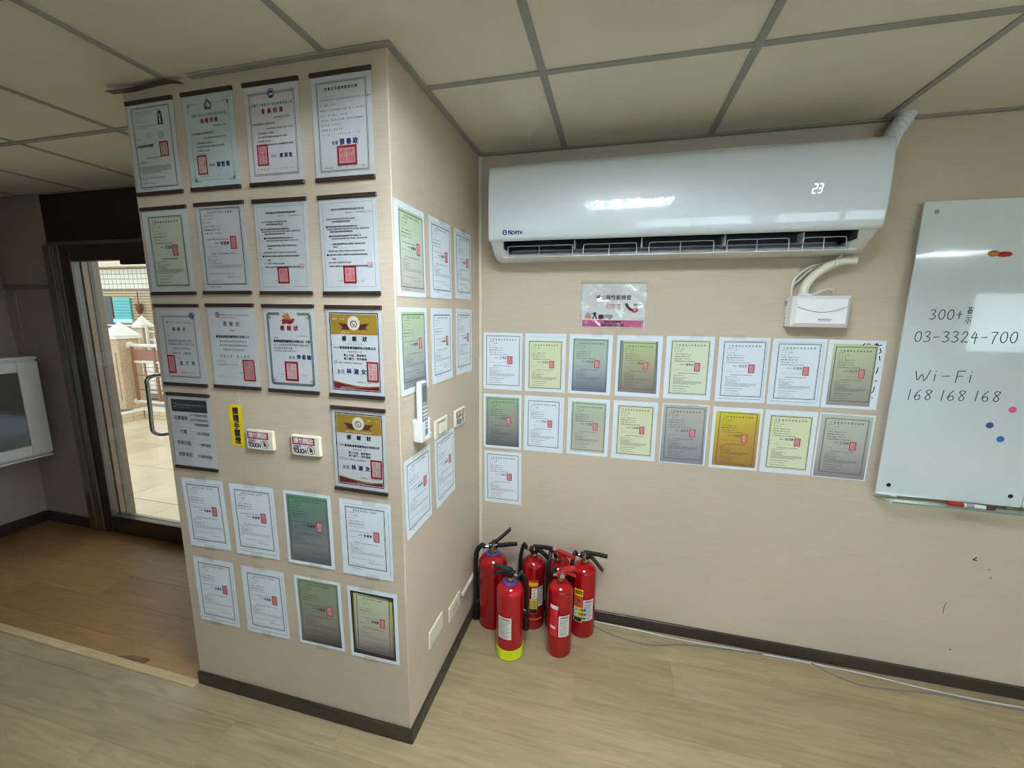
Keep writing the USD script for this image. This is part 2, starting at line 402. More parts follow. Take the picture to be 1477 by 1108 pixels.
class Frame:
    def __init__(s, sh, x0, y0, x1, y1, tilt=0., shear=0.):
        s.s = sh; s.w = (x1 - x0) * sh.w; s.h = (y1 - y0) * sh.h
        s.c = np.array([((x0 + x1) / 2 - .5) * sh.w, (.5 - (y0 + y1) / 2) * sh.h]); s.t = math.radians(tilt); s.k = shear

    def P(s, uv):
        uv = np.asarray(uv, float); q = np.stack([(uv[..., 0] - .5) * s.w, (.5 - uv[..., 1]) * s.h], -1)
        q[..., 0] += s.k * q[..., 1]
        c, n = math.cos(s.t), math.sin(s.t)
        return np.stack([q[..., 0] * c - q[..., 1] * n, q[..., 0] * n + q[..., 1] * c], -1) + s.c

    def rect(s, u0, v0, u1, v1, mat, name='printed_mark', lev=2):
        nu = max(1, int(math.ceil(abs(u1 - u0) * s.w / s.s.cell))); nv = max(1, int(math.ceil(abs(v1 - v0) * s.h / .035)))
        U, V = np.meshgrid(np.linspace(u0, u1, nu + 1), np.linspace(v0, v1, nv + 1), indexing='ij'); i = np.arange((nu + 1) * (nv + 1)).reshape(nu + 1, nv + 1)
        a, b, c, d = i[:-1, :-1].ravel(), i[1:, :-1].ravel(), i[1:, 1:].ravel(), i[:-1, 1:].ravel()
        s.s._put(name, mat, s.P(np.stack([U.ravel(), V.ravel()], 1)), np.vstack([np.stack([a, d, c], 1), np.stack([a, c, b], 1)]), lev)

    def border(s, u0, v0, u1, v1, t, mat, name='printed_border', lev=2):
        tu = t / s.w; tv = t / s.h
        s.rect(u0, v0, u1, v0 + tv, mat, name, lev); s.rect(u0, v1 - tv, u1, v1, mat, name, lev)
        s.rect(u0, v0 + tv, u0 + tu, v1 - tv, mat, name, lev); s.rect(u1 - tu, v0 + tv, u1, v1 - tv, mat, name, lev)

    def poly(s, pts, mat, name='printed_mark', lev=2):
        g = pts if hasattr(pts, 'geom_type') else Polygon(pts)
        g = g.buffer(0)
        for q in getattr(g, 'geoms', [g]):
            if q.area < 1e-7:
                continue
            v, f = trimesh.creation.triangulate_polygon(q, engine='earcut'); v = np.asarray(v)[:, :2]; f = np.asarray(f)
            s.s._put(name, mat, s.P(v), f[:, ::-1], lev)

    def disc(s, u, v, r, mat, name='printed_mark', lev=2, inner=0., n=24):
        """r in units of the frame's width"""
        k = s.w / s.h; a = np.arange(n) * 2 * np.pi / n; o = np.stack([u + r * np.cos(a), v + r * k * np.sin(a)], 1)
        g = Polygon(o)
        if inner:
            g = g.difference(Polygon(np.stack([u + inner * np.cos(a), v + inner * k * np.sin(a)], 1)))
        s.poly(g, mat, name, lev)

    def stroke(s, pts, t, mat, name='printed_mark', lev=2):
        q = [(x * s.w, y * s.h) for x, y in pts]; g = LineString(q).buffer(t / 2, quad_segs=3)
        from shapely import affinity
        s.poly(affinity.scale(g, 1 / s.w, 1 / s.h, origin=(0, 0)), mat, name, lev)

    def text(s, txt, u, v, h, mat='ink_black', name='printed_text', align='l', sp=1., res=None, bold=0, width=None, lev=2, sx=1.):
        """h: height of a Han character as a fraction of the frame height; (u, v): top of the line, left, centre or right; width: spread to this fraction of the width"""
        em = h * s.h
        if res is None:
            res = 16 if em < .0045 else (24 if em < .009 else (36 if em < .02 else 56))
        if bold:
            res = max(res, 48); bold = min(bold, 2)
        gl = [glyph(c, res, bold) for c in txt]; ad = np.array([g[2] * em * sp * sx for g in gl])
        if width is not None:
            tot = ad.sum(); want = width * s.w
            ad = ad * (want / tot) if tot else ad
        tot = ad.sum(); x = u * s.w - (0 if align == 'l' else tot / 2 if align == 'c' else tot)
        for g, a in zip(gl, ad):
            if len(g[0]):
                q = g[0] * em; q = q * [sx, 1]; off = (a - g[2] * em * sx) / 2
                q = np.stack([(q[:, 0] + x + off) / s.w, v - q[:, 1] / s.h], 1)
                s.s._put(name, mat, s.P(q), g[1], lev)
            x += a

    def seal(s, u0, v0, u1, v1, chars='業管', fill='seal_pink', mat='seal_red', edge=.12, name='red_seal'):
        s.rect(u0, v0, u1, v1, fill, name + '_ground', 3)
        wu = (u1 - u0) * edge; wv = wu * s.w / s.h
        s.border(u0, v0, u1, v1, wu * s.w, mat, name, 4)
        n = max(1, int(round((v1 - v0) * s.h / ((u1 - u0) * s.w) * 2))); txt = (chars * 12); k = 0
        ih = (v1 - v0 - 2.6 * wv) / n; iw = (u1 - u0 - 2.6 * wu) / 2
        for c in range(2):
            for r in range(n):
                s.text(txt[k], u1 - 1.3 * wu - iw * (c + .5), v0 + 1.3 * wv + ih * r, ih * .98, 'seal_glyph' if mat == 'seal_red' else mat, name + '_script', 'c', res=16, sx=min(1.6, iw * s.w / (ih * s.h)), lev=4); k += 1


def winding_fix(v, f):
    """make flat print faces look along +z"""
    a, b, c = v[f[:, 0]], v[f[:, 1]], v[f[:, 2]]
    z = (b - a)[:, 0] * (c - a)[:, 1] - (b - a)[:, 1] * (c - a)[:, 0]
    f = f.copy(); f[z < 0] = f[z < 0][:, ::-1]; return f


def paper_mesh(w, h, bend=None, t=.0003, base=.0005, nu=8, nv=11):
    U, V = np.meshgrid(np.linspace(-w / 2, w / 2, nu + 1), np.linspace(-h / 2, h / 2, nv + 1), indexing='ij')
    x, y = U.ravel(), V.ravel(); zb = base + (bend(x, y) if bend else 0 * x); n = len(x); i = np.arange(n).reshape(nu + 1, nv + 1)
    a, b, c, d = i[:-1, :-1].ravel(), i[1:, :-1].ravel(), i[1:, 1:].ravel(), i[:-1, 1:].ravel()
    top = np.vstack([np.stack([a, b, c], 1), np.stack([a, c, d], 1)])
    loop = np.concatenate([i[:, 0], i[-1, 1:], i[-2::-1, -1], i[0, -2:0:-1]]); m = len(loop)
    side = np.array([[loop[k], loop[k] + n, loop[(k + 1) % m] + n, loop[(k + 1) % m]] for k in range(m)])
    side = np.vstack([side[:, [0, 1, 2]], side[:, [0, 2, 3]]])
    V3 = np.vstack([np.column_stack([x, y, zb + t]), np.column_stack([x, y, zb])])
    return V3, np.vstack([top, top[:, ::-1] + n, side])


def tint_panel(fr, quad, stops, parent, bend, z=.001, side=None):
    """printed picture area; quad in uv (TL TR BR BL); stops: [(v, rgb)] down the page, side: extra (u, rgb) mix"""
    nu, nv = 8, 14; U, V = np.meshgrid(np.linspace(0, 1, nu + 1), np.linspace(0, 1, nv + 1), indexing='ij'); U, V = U.ravel(), V.ravel()
    q = np.asarray(quad, float)
    P = (1 - U)[:, None] * ((1 - V)[:, None] * q[0] + V[:, None] * q[3]) + U[:, None] * ((1 - V)[:, None] * q[1] + V[:, None] * q[2])
    xy = fr.P(P); vs = [a for a, _ in stops]; cs = np.array([lin(*(np.array(c) * .80 + np.mean(c) * .20 + 8)) for _, c in stops])
    col = np.stack([np.interp(V + .10 * (U - .5), vs, cs[:, k]) for k in range(3)], 1)
    if side is not None:
        us = [a for a, _ in side]; ss = np.array([c for _, c in side]); col = col * np.interp(U, us, ss)[:, None]
    i = np.arange(len(U)).reshape(nu + 1, nv + 1); a, b, c, d = i[:-1, :-1].ravel(), i[1:, :-1].ravel(), i[1:, 1:].ravel(), i[:-1, 1:].ravel()
    F = np.vstack([np.stack([a, d, c], 1), np.stack([a, c, b], 1)])
    zz = z + (bend(xy[:, 0], xy[:, 1]) if bend else 0)
    p = path_for('printed_area', parent)
    m = usdkit.mesh(stage, p, (np.column_stack([xy, np.broadcast_to(zz, len(xy))]), F), M['print'])
    UsdGeom.PrimvarsAPI(m).CreatePrimvar('tint', Sdf.ValueTypeNames.Color3fArray, 'vertex').Set(Vt.Vec3fArray.FromNumpy(col.astype(np.float32)))

# ------------------------------------------------------------------ the room
def struct(name, mesh, mat, parent='/World', **k):
    return part(name, mesh, mat, parent, kind='structure', **k)


WT = .12
struct('wall_back', MB().box((-.02, 0, 0), (XR, WT, H + .15)), 'wallpaper', label='beige grass-cloth wall behind the air conditioner')
colm = thing('wall_column', 'beige wallpapered column block covered in certificates', kind='structure')
part('wallpaper_face', MB().box((-CW, -D, 0), (0, WT, H + .15), .003), 'wallpaper', colm)
cs = MB()
for x in (-.125, -.663):
    cs.box((x - .0012, -D - .0006, .07), (x + .0012, -D, H - .02))
part('wallpaper_seam', cs, 'wallpaper', colm)
struct('wall_left', MB().box((XL - WT, REAR, -.05), (XL, WT, H + .15)), 'plaster_grey')
struct('wall_right', MB().box((XR, REAR, 0), (XR + WT, WT, H + .15)), 'plaster_white')
rear = MB(); xs = [XL] + [q for w_ in WIN for q in w_] + [XR]
for k in range(0, len(xs), 2):
    rear.box((xs[k], REAR - WT, 0), (xs[k + 1], REAR, H + .15))
for a, b in WIN:
    rear.box((a, REAR - WT, 0), (b, REAR, WZ[0])); rear.box((a, REAR - WT, WZ[1]), (b, REAR, H + .15))
struct('wall_rear', rear, 'plaster_white')
for k, (a, b) in enumerate(WIN):
    wd = thing(f'window_{k + 1}', kind='structure'); fm = MB()
    for lo, hi in (((a, WZ[0]), (b, WZ[0] + .05)), ((a, WZ[1] - .05), (b, WZ[1])), ((a, WZ[0] + .05), (a + .05, WZ[1] - .05)), ((b - .05, WZ[0] + .05), (b, WZ[1] - .05)), (((a + b) / 2 - .03, WZ[0] + .05), ((a + b) / 2 + .03, WZ[1] - .05))):
        fm.box((lo[0], REAR - .08, lo[1]), (hi[0], REAR - .03, hi[1]))
    part('window_frame', fm, 'steel_dark', wd)
    for x0, x1 in ((a + .05, (a + b) / 2 - .03), ((a + b) / 2 + .03, b - .05)):
        part('pane', MB().box((x0, REAR - .06, WZ[0] + .05), (x1, REAR - .055, WZ[1] - .05)), 'window_pane', wd)
struct('wall_partition', MB().box((-1.55, REAR, 0), (-1.43, -1.72, H + .15)), 'plaster_white', label='partition wall left of and behind the camera')
# wall around the entrance door
struct('wall_door', MB().box((XL, 0, -.05), (-3.115, WT, H + .15)), 'plaster_grey', label='grey plaster wall left of the entrance door')
struct('trim_2', MB().box((XL, -.012, 1.782), (-3.116, 0, 1.806), .003), 'plaster_white', label='pale horizontal trunking on the grey wall left of the door')
struct('trim_3', MB().box((XL + .001, -.006, 1.43), (-3.515, 0, 1.765), .002), 'plaster_grey', label='flush grey access panel above the wall cabinet')

# floor: separate planks
fl = thing('floor', 'greige wood-look vinyl plank floor of the main room', kind='structure')
part('subfloor', MB().box((XL, REAR, -.06), (XR, -.871, -.0045)).box((-CW, -.871, -.06), (XR, 0, -.0045)), 'subfloor', fl)
PW, PL = .1885, 1.22
y, row = 0., 0
while y > -3.0:
    y0 = max(y - PW, -3.1); x = XL + .2 - (row * .437 % PL); a0 = XL if y0 < -.9 else -CW
    rows_from = XL if y <= -.871 + 1e-6 else None
    while x < 3.6:
        lo, hi = max(x, XL), min(x + PL, 3.7); g_ = .0003; pk = MB()
        if y0 < -.872:                               # main floor up to the edge strip
            pk.box((lo + g_, y0 + g_, -.0045), (hi - g_, min(y, -.871) - g_, 0), .0004)
        if y > -.870 and hi > -CW + .02:             # beside and under the column
            pk.box((max(lo, -CW) + g_, max(y0, -.871) + (g_ if y0 > -.871 else -g_), -.0045), (hi - g_, y - g_, 0), .0004)
        if pk.n and hi - lo > .02:
            part('plank', pk, PLANK[(row * 3 + int(round((x + 9) / PL)) * 2) % 5], fl)
        x += PL
    y -= PW; row += 1
part('plank_field', MB().box((XL, REAR, -.0044), (XR, -3.1, 0)).box((3.702, -3.1, -.0044), (XR, 0, 0)), PLANK[1], fl)
en = thing('floor_entry', 'darker wood-look floor of the entry in front of the glass door', kind='structure')
part('subfloor', MB().box((XL, -.871, -.06), (-CW, .02, -.0205)), 'subfloor', en)
y, row = 0.02, 0
while y > -.87:
    y0 = max(y - PW, -.870); x = XL - (row * .51 % PL)
    while x < -CW:
        lo, hi = max(x, XL), min(x + PL, -CW)
        if hi - lo > .02:
            part('plank', MB().box((lo + .0003, y0 + .0003, -.0205), (hi - .0003, y - .0003, -.016), .0004), ENTRY[(row + int(round((x + 9) / PL))) % 3], en)
        x += PL
    y -= PW; row += 1
st = thing('trim_4', 'pale ribbed wooden edge strip between entry and main floor', kind='structure')
sm = MB().box((XL, -.874, -.016), (-CW - .002, -.836, .0035), .002)
for k in range(4):
    sm.box((XL, -.869 + k * .0085, .0035), (-CW - .004, -.8645 + k * .0085, .0045), .0005)
part('edge_strip', sm, 'strip_wood', st)

# skirting boards
BH = .062


def skirt(name, lo, hi):
    struct(name, MB().box(lo, hi, .003), 'skirting')


skirt('baseboard_back', (0, -.012, 0), (XR, 0, BH)); skirt('baseboard_side', (0, -D - .012, 0), (.012, -.012, BH)); skirt('baseboard_column', (-CW, -D - .012, 0), (0, -D, BH))
skirt('baseboard_left', (XL, REAR, -.016), (XL + .012, -.012, .07)); skirt('baseboard_door', (XL, -.012, -.016), (-3.118, 0, .07)); skirt('baseboard_right', (XR - .012, REAR, 0), (XR, -.012, BH)); skirt('baseboard_rear', (XL + .012, REAR, 0), (XR - .012, REAR + .012, BH))

# suspended ceiling: tiles on a grid of tees
ce = thing('ceiling', 'suspended ceiling of square beige tiles in a grey metal grid', kind='structure')
part('ceiling_slab', MB().box((XL - WT, REAR - WT, H + .15), (XR + WT, WT, H + .25)), 'plaster_white', ce)
GP = .6175; gx = [.418 + GP * k for k in range(-7, 13)]; gy = [0.0 - .608 - GP * k for k in range(-1, 9)]
gy[0] = 0.
LAMPS = [(0, 2), (6, 6), (10, 3)]
tees = MB()
for x in gx:
    if XL < x < XR:
        x_lo = x; spans = [(REAR, 0)]
        if -CW < x < 0:
            spans = [(REAR, -D)]
        for a, b in spans:
            part('main_tee', MB().box((x - .012, a, H), (x + .012, b, H + .004), .0008), 'tee', ce)
for y in gy[1:]:
    if y > REAR:
        segs = [(XL, XR)] if y < -D else [(XL, -CW), (0, XR)]
        for a, b in segs:
            part('cross_tee', MB().box((a, y - .012, H + .0003), (b, y + .012, H + .0042), .0008), 'tee', ce)
xe = [XL] + [x for x in gx if XL < x < XR] + [XR]; ye = [0.] + [y for y in gy[1:] if y > REAR] + [REAR]
lamp_cells = {(round(.418 + GP * i, 3), j) for i, j in LAMPS}
for i in range(len(xe) - 1):
    for j in range(len(ye) - 1):
        x0, x1, y1, y0 = xe[i], xe[i + 1], ye[j], ye[j + 1]
        if (round(x0, 3), j) in lamp_cells:
            continue
        if x0 >= -CW - .01 and x1 <= .01 and y0 >= -D:
            continue
        part('ceiling_tile', MB().box((x0 + .004, y0 + .004, H + .0045), (x1 - .004, y1 - .004, H + .018), .002), 'tile', ce)
# wall angle under the tiles
ang = MB()
def angle(lo, hi):
    ang.box(lo, hi, .001)
angle((0, -.022, H - .002), (XR, 0, H + .003)); angle((0, -D - .022, H - .002), (.022, -.022, H + .003)); angle((-.72, -D - .022, H - .002), (0, -D, H + .003)); angle((XL, -.02, H - .002), (-CW, 0, H + .003)); angle((XL, REAR, H - .002), (XL + .02, -.02, H + .003)); angle((-CW - .02, -D, H - .002), (-CW, -.02, H + .003))
struct('trim_1', ang, 'tee', label='grey metal angle where the ceiling meets the walls')
lt = bez([(-1.07, -D - .03, H - .012), (-.98, -D - .027, H - .013), (-.87, -D - .024, H - .006), (-.80, -D - .026, H - .006), (-.755, -D - .02, H - .012)], 6); lm = MB()
for a, b in zip(lt[:-1], lt[1:]):
    lm.add([a, b, b + [0, .026, .002], a + [0, .026, .002], a - [0, 0, .0012], b - [0, 0, .0012], b + [0, .026, .0008], a + [0, .026, .0008]], [[0, 1, 2, 3], [4, 7, 6, 5], [0, 4, 5, 1], [2, 6, 7, 3]])
tag_ = part('loose_metal_strip', lm, 'steel_dark', '/World', label='loose dark metal strip sagging from the ceiling edge above the leftmost poster', cat='metal strip')

# ceiling lights: four tubes over a bright louvre in a tile's place
for n, (i, j) in enumerate(LAMPS):
    x0, y1 = .418 + GP * i, ye[j]; cx, cy = x0 + GP / 2, y1 - GP / 2
    where = ['nearest the air conditioner', 'before the rear right window', 'at the far right of the room'][n]
    t = thing('ceiling_light', f'square four-tube louvred ceiling light {where}', 'ceiling light', 'square ceiling lights' if 0 else None, place((cx, cy, H)))
    h_ = .29
    hs = MB().box((-h_ - .01, -h_ - .01, .075), (h_ + .01, h_ + .01, .08))
    for lo, hi in (((-h_ - .01, -h_ - .01), (h_ + .01, -h_)), ((-h_ - .01, h_), (h_ + .01, h_ + .01)), ((-h_ - .01, -h_), (-h_, h_)), ((h_, -h_), (h_ + .01, h_))):
        hs.box((lo[0], lo[1], .0045), (hi[0], hi[1], .075))
    part('housing', hs, 'white_plastic', t)
    for k in range(4):
        part('tube', MB().tube([(-.21 + .14 * k, -.28, .048), (-.21 + .14 * k, .28, .048)], .012, 8), 'tube', t)
    lv = MB()
    for k in range(1, 4):
        lv.box((-.28 + .14 * k - .004, -h_, .004), (-.28 + .14 * k + .004, h_, .022))
    for k in range(1, 6):
        lv.box((-h_, -h_ + k * .0967 - .001, .006), (h_, -h_ + k * .0967 + .001, .018))
    part('louvre', lv, 'louvre', t)

# ------------------------------------------------------------------ entrance door (steel frame, glass leaf)
dr = thing('door_1', 'stainless steel framed glass entrance door with pull handle', kind='structure')
def vbar(x0, x1, y0, y1, z0, z1, mat, name, b=.004):
    part(name, MB().box((x0, y0, z0), (x1, y1, z1), b), mat, dr)
vbar(-3.112, -3.045, -.03, .06, -.016, 2.065, 'steel', 'door_frame'); vbar(-3.044, -2.985, -.018, .05, -.016, 2.065, 'steel', 'door_frame'); vbar(-2.985, -2.905, -.008, .045, -.016, 2.065, 'steel_dark', 'door_stile')
vbar(-2.905, -CW - .001, -.008, .045, 1.962, 2.065, 'steel_dark', 'door_rail'); vbar(-2.905, -CW - .001, -.008, .045, -.014, .118, 'steel_dark', 'door_rail')
vbar(-2.18, -2.115, -.008, .045, .118, 1.962, 'steel_dark', 'door_stile'); vbar(-2.110, -2.045, -.008, .045, .118, 1.962, 'steel_dark', 'door_stile'); vbar(-1.16, -CW - .001, -.008, .045, .118, 1.962, 'steel_dark', 'door_stile')
part('glass_pane', MB().box((-2.044, .012, .119), (-1.161, .020, 1.961)), 'pane', dr)
vbar(-3.112, -CW - .001, -.012, .10, 2.066, 2.090, 'steel', 'head_rail', .003)
vbar(-3.112, -CW - .001, .0, .09, 2.0905, H + .14, 'transom', 'transom_panel'); vbar(-2.905, -2.18, .046, .075, .085, .1175, 'steel', 'threshold_bar', .003)
vbar(-2.42, -2.16, -.03, -.009, 1.93, 1.975, 'steel_dark', 'door_closer_plate')
part('glass_pane', MB().box((-2.904, .012, .119), (-2.181, .020, 1.961)), 'pane', dr)
# pull handle
hb = bez([(-2.226, -.008, 1.222), (-2.236, -.05, 1.218), (-2.25, -.078, 1.195), (-2.252, -.08, 1.15), (-2.256, -.08, 1.0), (-2.262, -.08, .885), (-2.258, -.076, .845), (-2.24, -.05, .82), (-2.226, -.008, .815)], 6)
part('pull_handle', MB().tube(hb, .0125, 12), 'chrome', dr, smooth=50)
# jamb outside the glass
oj = thing('outer_jamb', 'bronze coloured outer door jamb with a dark groove seen through the glass', 'door jamb')
part('jamb_face', MB().box((-3.112, .062, -.03), (-2.925, .165, 2.6), .004), 'bronze', oj)
part('jamb_groove', MB().box((-2.925, .100, -.03), (-2.921, .122, 2.6)), 'shade_grey', oj)

# ------------------------------------------------------------------ white wall cabinet on the left wall
cb = thing('wall_cabinet', 'white wall-mounted cabinet with a dark glass front beside the entrance', 'cabinet')
part('body', MB().box((XL, -.78, .615), (-3.235, -.10, 1.305), .006), 'cabinet_white', cb)
part('top_lid', MB().box((XL, -.785, 1.2975), (-3.222, -.096, 1.318), .004), 'cabinet_white', cb)
dm = MB()
for y0, y1, z0, z1 in ((-.78, -.70, .63, 1.285), (-.205, -.10, .63, 1.285), (-.70, -.205, .63, .70), (-.70, -.205, 1.215, 1.285)):
    dm.box((-3.2345, y0, z0), (-3.220, y1, z1), .003)
part('door_frame', dm, 'cabinet_white', cb); part('door_glass', MB().box((-3.2345, -.70, .70), (-3.226, -.205, 1.215)), 'cabinet_glass', cb)
part('base_rail', MB().box((XL, -.782, .600), (-3.226, -.098, .6145), .003), 'cabinet_white', cb)

# ------------------------------------------------------------------ outside the door
tf = thing('floor_terrace', 'sunlit beige tiled terrace outside the glass door', kind='structure')
part('grout_bed', MB().box((-7.2, WT, -.12), (.6, 2.62, -.034)), 'grout', tf)
for i in range(13):
    for j in range(5):
        x0, y0 = -7.15 + .6 * i, .13 - .25 + .6 * j
        x1, y1, y0 = x0 + .6, min(y0 + .6, 2.60), max(y0, .125)
        part('terrace_tile', MB().box((x0 + .003, y0 + .003, -.034), (x1 - .003, y1 - .003, -.028), .001), M['terrace'][(i * 2 + j * 5 + i * j) % 3], tf)
kb = thing('low_kerb', 'low kerb of cream square tiles along the terrace edge', 'kerb')
part('kerb_core', MB().box((-7.3, 2.612, -.034), (.6, 2.80, .088)).box((-6.56, 2.25, -.034), (-6.445, 2.612, .088)), 'grout', kb)
for k in range(46):
    x0 = -6.437 + .15 * k
    if x0 < -3.5:
        for z0, z1 in ((-.03, .028), (.032, .092)):
            part('kerb_tile', MB().box((x0, 2.604, z0), (x0 + .145, 2.612, z1), .001), 'kerb_tile', kb)
for k in range(2):
    for z0, z1 in ((-.03, .028), (.032, .092)):
        part('kerb_tile', MB().box((-6.445, 2.30 + .15 * k, z0), (-6.437, 2.445 + .15 * k, z1), .001), 'kerb_tile', kb)
part('kerb_cap', MB().box((-7.3, 2.600, .0925), (.6, 2.81, .112), .004).box((-6.57, 2.25, .0925), (-6.43, 2.5995, .112), .004), 'stone_pale', kb)


def pillar(x, y, z0, zb, hw, label):
    t = thing('stone_pillar', label, 'pillar', None, place((x, y, z0)))
    part('shaft', MB().box((-hw, -hw, 0), (hw, hw, zb), .01), 'stone', t)
    part('panel', MB().box((-hw * .55, -hw - .012, .15), (hw * .55, -hw, zb - .2), .005), 'stone', t)
    part('collar', MB().box((-hw - .03, -hw - .03, zb), (hw + .03, hw + .03, zb + .05), .008), 'stone_pale', t)
    v = np.array([(-hw - .03, -hw - .03, zb + .0501), (hw + .03, -hw - .03, zb + .0501), (hw + .03, hw + .03, zb + .0501), (-hw - .03, hw + .03, zb + .0501), (0, 0, zb + .26)])
    part('cap', (v, np.array([[0, 1, 4], [1, 2, 4], [2, 3, 4], [3, 0, 4], [0, 2, 1], [0, 3, 2]])), 'stone_pale', t)


pillar(-6.80, 2.66, .1125, 1.10, .15, 'tan stone pillar with a sunlit pyramid cap at the terrace corner')
pillar(-8.93, 4.42, .0, 1.30, .10, 'pale stone pillar with a pyramid cap behind the railing')
rl = thing('terrace_railing', 'cream and brown metal railing beyond the terrace kerb', 'railing')
part('handrail', MB().tube([(-6.66, 2.66, 1.115), (-3.6, 2.66, 1.115)], .028, 12), 'rail_white', rl, smooth=40); part('bottom_rail', MB().tube([(-6.66, 2.66, .225), (-3.6, 2.66, .225)], .022, 12), 'rail_white', rl, smooth=40)
part('rail_flange', MB().lathe([(0, 0), (.055, 0), (.055, .02), (.03, .03), (0, .03)], (-6.648, 2.66, 1.115), 16, 0), 'rail_white', rl); part('rail_flange', MB().lathe([(0, 0), (.05, 0), (.05, .02), (.03, .03), (0, .03)], (-6.648, 2.66, .225), 16, 0), 'rail_white', rl)
for k in range(5):
    x = -6.60 + .45 * k
    part('baluster', MB().box((x - .018, 2.645, .247), (x + .018, 2.675, 1.087)), 'rail_brown', rl)
    part('brown_panel', MB().box((x + .02, 2.65, .885), (x + .43, 2.67, 1.05), .003), 'rail_brown', rl)
    part('cross_bar', MB().box((x + .018, 2.652, .845), (x + .432, 2.668, .875)), 'rail_white', rl)
    part('slim_bar', MB().box((x + .20, 2.653, .247), (x + .235, 2.667, .845)), 'rail_brown', rl)
    for z in (.64, .41):
        part('cross_bar', MB().box((x + .018, 2.656, z), (x + .20, 2.664, z + .018)).box((x + .235, 2.656, z), (x + .432, 2.664, z + .018)), 'rail_brown', rl)
r2 = thing('far_railing', 'white rail fence running from the far pillar', 'railing')
for z in (1.335, 1.21, 1.04):
    part('rail', MB().box((-8.828, 4.40, z), (-7.2, 4.44, z + .028)), 'rail_white', r2)
part('rail', MB().box((-11.2, 4.40, 1.325), (-9.032, 4.44, 1.353)), 'rail_white', r2)
for x in (-8.78, -8.2, -7.6):
    part('post', MB().box((x - .02, 4.36, 0), (x + .02, 4.399, 1.37)), 'rail_white', r2)
# tiled low wall behind the railing
tw = thing('tiled_parapet', 'low parapet faced with small white square tiles behind the railing', 'parapet')
part('core', MB().box((-10.5, 4.0, -.1), (-5.0, 4.2, .80)), 'grout', tw)
pt = MB()
for i in range(38):
    for k in range(9):
        x0 = -10.4 + .14 * i
        pt.box((x0, 3.992, .01 + .088 * k), (x0 + .128, 4.0, .088 * k + .086))
part('parapet_tile', pt, 'facade_tile', tw, kind='stuff')
gd = struct('ground_street', MB().box((-30, 2.812, -.3), (12, 30, -.12)), 'grout')
# building across the way
fb = thing('opposite_building', 'cream building across the way with tiled band and horizontal boards', 'building')
part('wall', MB().box((-20, 7.06, -.12), (-6, 7.6, 7.5)), 'facade', fb)
part('soffit_band', MB().box((-20, 6.80, 2.96), (-6, 7.059, 3.6), .01), 'facade', fb); part('ledge', MB().box((-20, 6.72, 2.88), (-6, 7.059, 2.955), .01), 'facade', fb)
ft = MB()
for i in range(58):
    for k in range(4):
        x0 = -17.5 + .165 * i
        ft.box((x0, 6.99, 2.29 + .142 * k), (x0 + .148, 7.0, 2.29 + .142 * k + .126))
part('band_backing', MB().box((-18, 7.0, 2.24), (-7, 7.059, 2.875)), 'grout', fb); part('band_tile', ft, 'facade_tile', fb, kind='stuff')
for k in range(16):
    z = 2.16 - .082 * k
    part('wall_board', MB().box((-18, 7.01, z), (-7, 7.045, z + .068), .004), 'slat_board', fb)
tb = thing('teal_signboard', 'teal board with pale lower edge on the boarded facade', 'sign')
part('board', MB().box((-13.78, 6.96, 1.42), (-13.12, 7.0, 2.02), .004), 'teal', tb)
part('board_foot', MB().box((-13.85, 6.95, 1.30), (-13.10, 7.0, 1.415), .004), 'pale_teal', tb)
for k in range(6):
    part('board_rib', MB().box((-13.77, 6.952, 1.50 + .085 * k), (-13.13, 6.959, 1.508 + .085 * k)), 'shade_grey', tb)
sg = thing('dark_opening', 'dark shaded opening left of the teal board', 'opening')
part('recess', MB().box((-14.6, 6.98, 1.15), (-13.88, 7.005, 2.06)), 'shade_grey', sg)
lp = thing('wall_lantern', 'rust brown lantern hanging on a stem before the boarded facade', 'lantern')
part('stem', MB().tube([(-12.72, 6.93, 2.2), (-12.72, 6.93, 1.86)], .012, 8), 'rust', lp); part('bracket', MB().box((-12.86, 6.90, 1.80), (-12.64, 6.98, 1.86), .01), 'rust', lp)
part('body', MB().lathe([(0, 1.56), (.05, 1.58), (.075, 1.70), (.08, 1.79), (0, 1.80)], (-12.71, 6.92, 0), 14), 'rust', lp); part('drop', MB().lathe([(0, 1.2), (.03, 1.24), (.05, 1.42), (.03, 1.5), (0, 1.559)], (-12.70, 6.92, 0), 12), 'rust', lp)

# ------------------------------------------------------------------ air conditioner
ac = thing('air_conditioner', 'long glossy white split air conditioner mounted high on the back wall', 'air conditioner')
AX0, AX1 = .116, 1.602
prof = [(-.002, 2.288), (-.195, 2.264), (-.212, 2.235), (-.214, 1.972), (-.198, 1.958), (-.128, 1.902), (-.10, 1.893), (-.055, 1.889), (-.002, 1.892)]
import manifold3d as m3


def ext_m(poly, x0, x1):
    s_ = m3.CrossSection([np.array(poly, np.float32)], m3.FillRule.NonZero).extrude(x1 - x0)
    # section axes (y, z) -> world, extrusion -> x
    return s_.transform(np.array([[0, 0, 1, x0], [1, 0, 0, 0], [0, 1, 0, 0]], float))


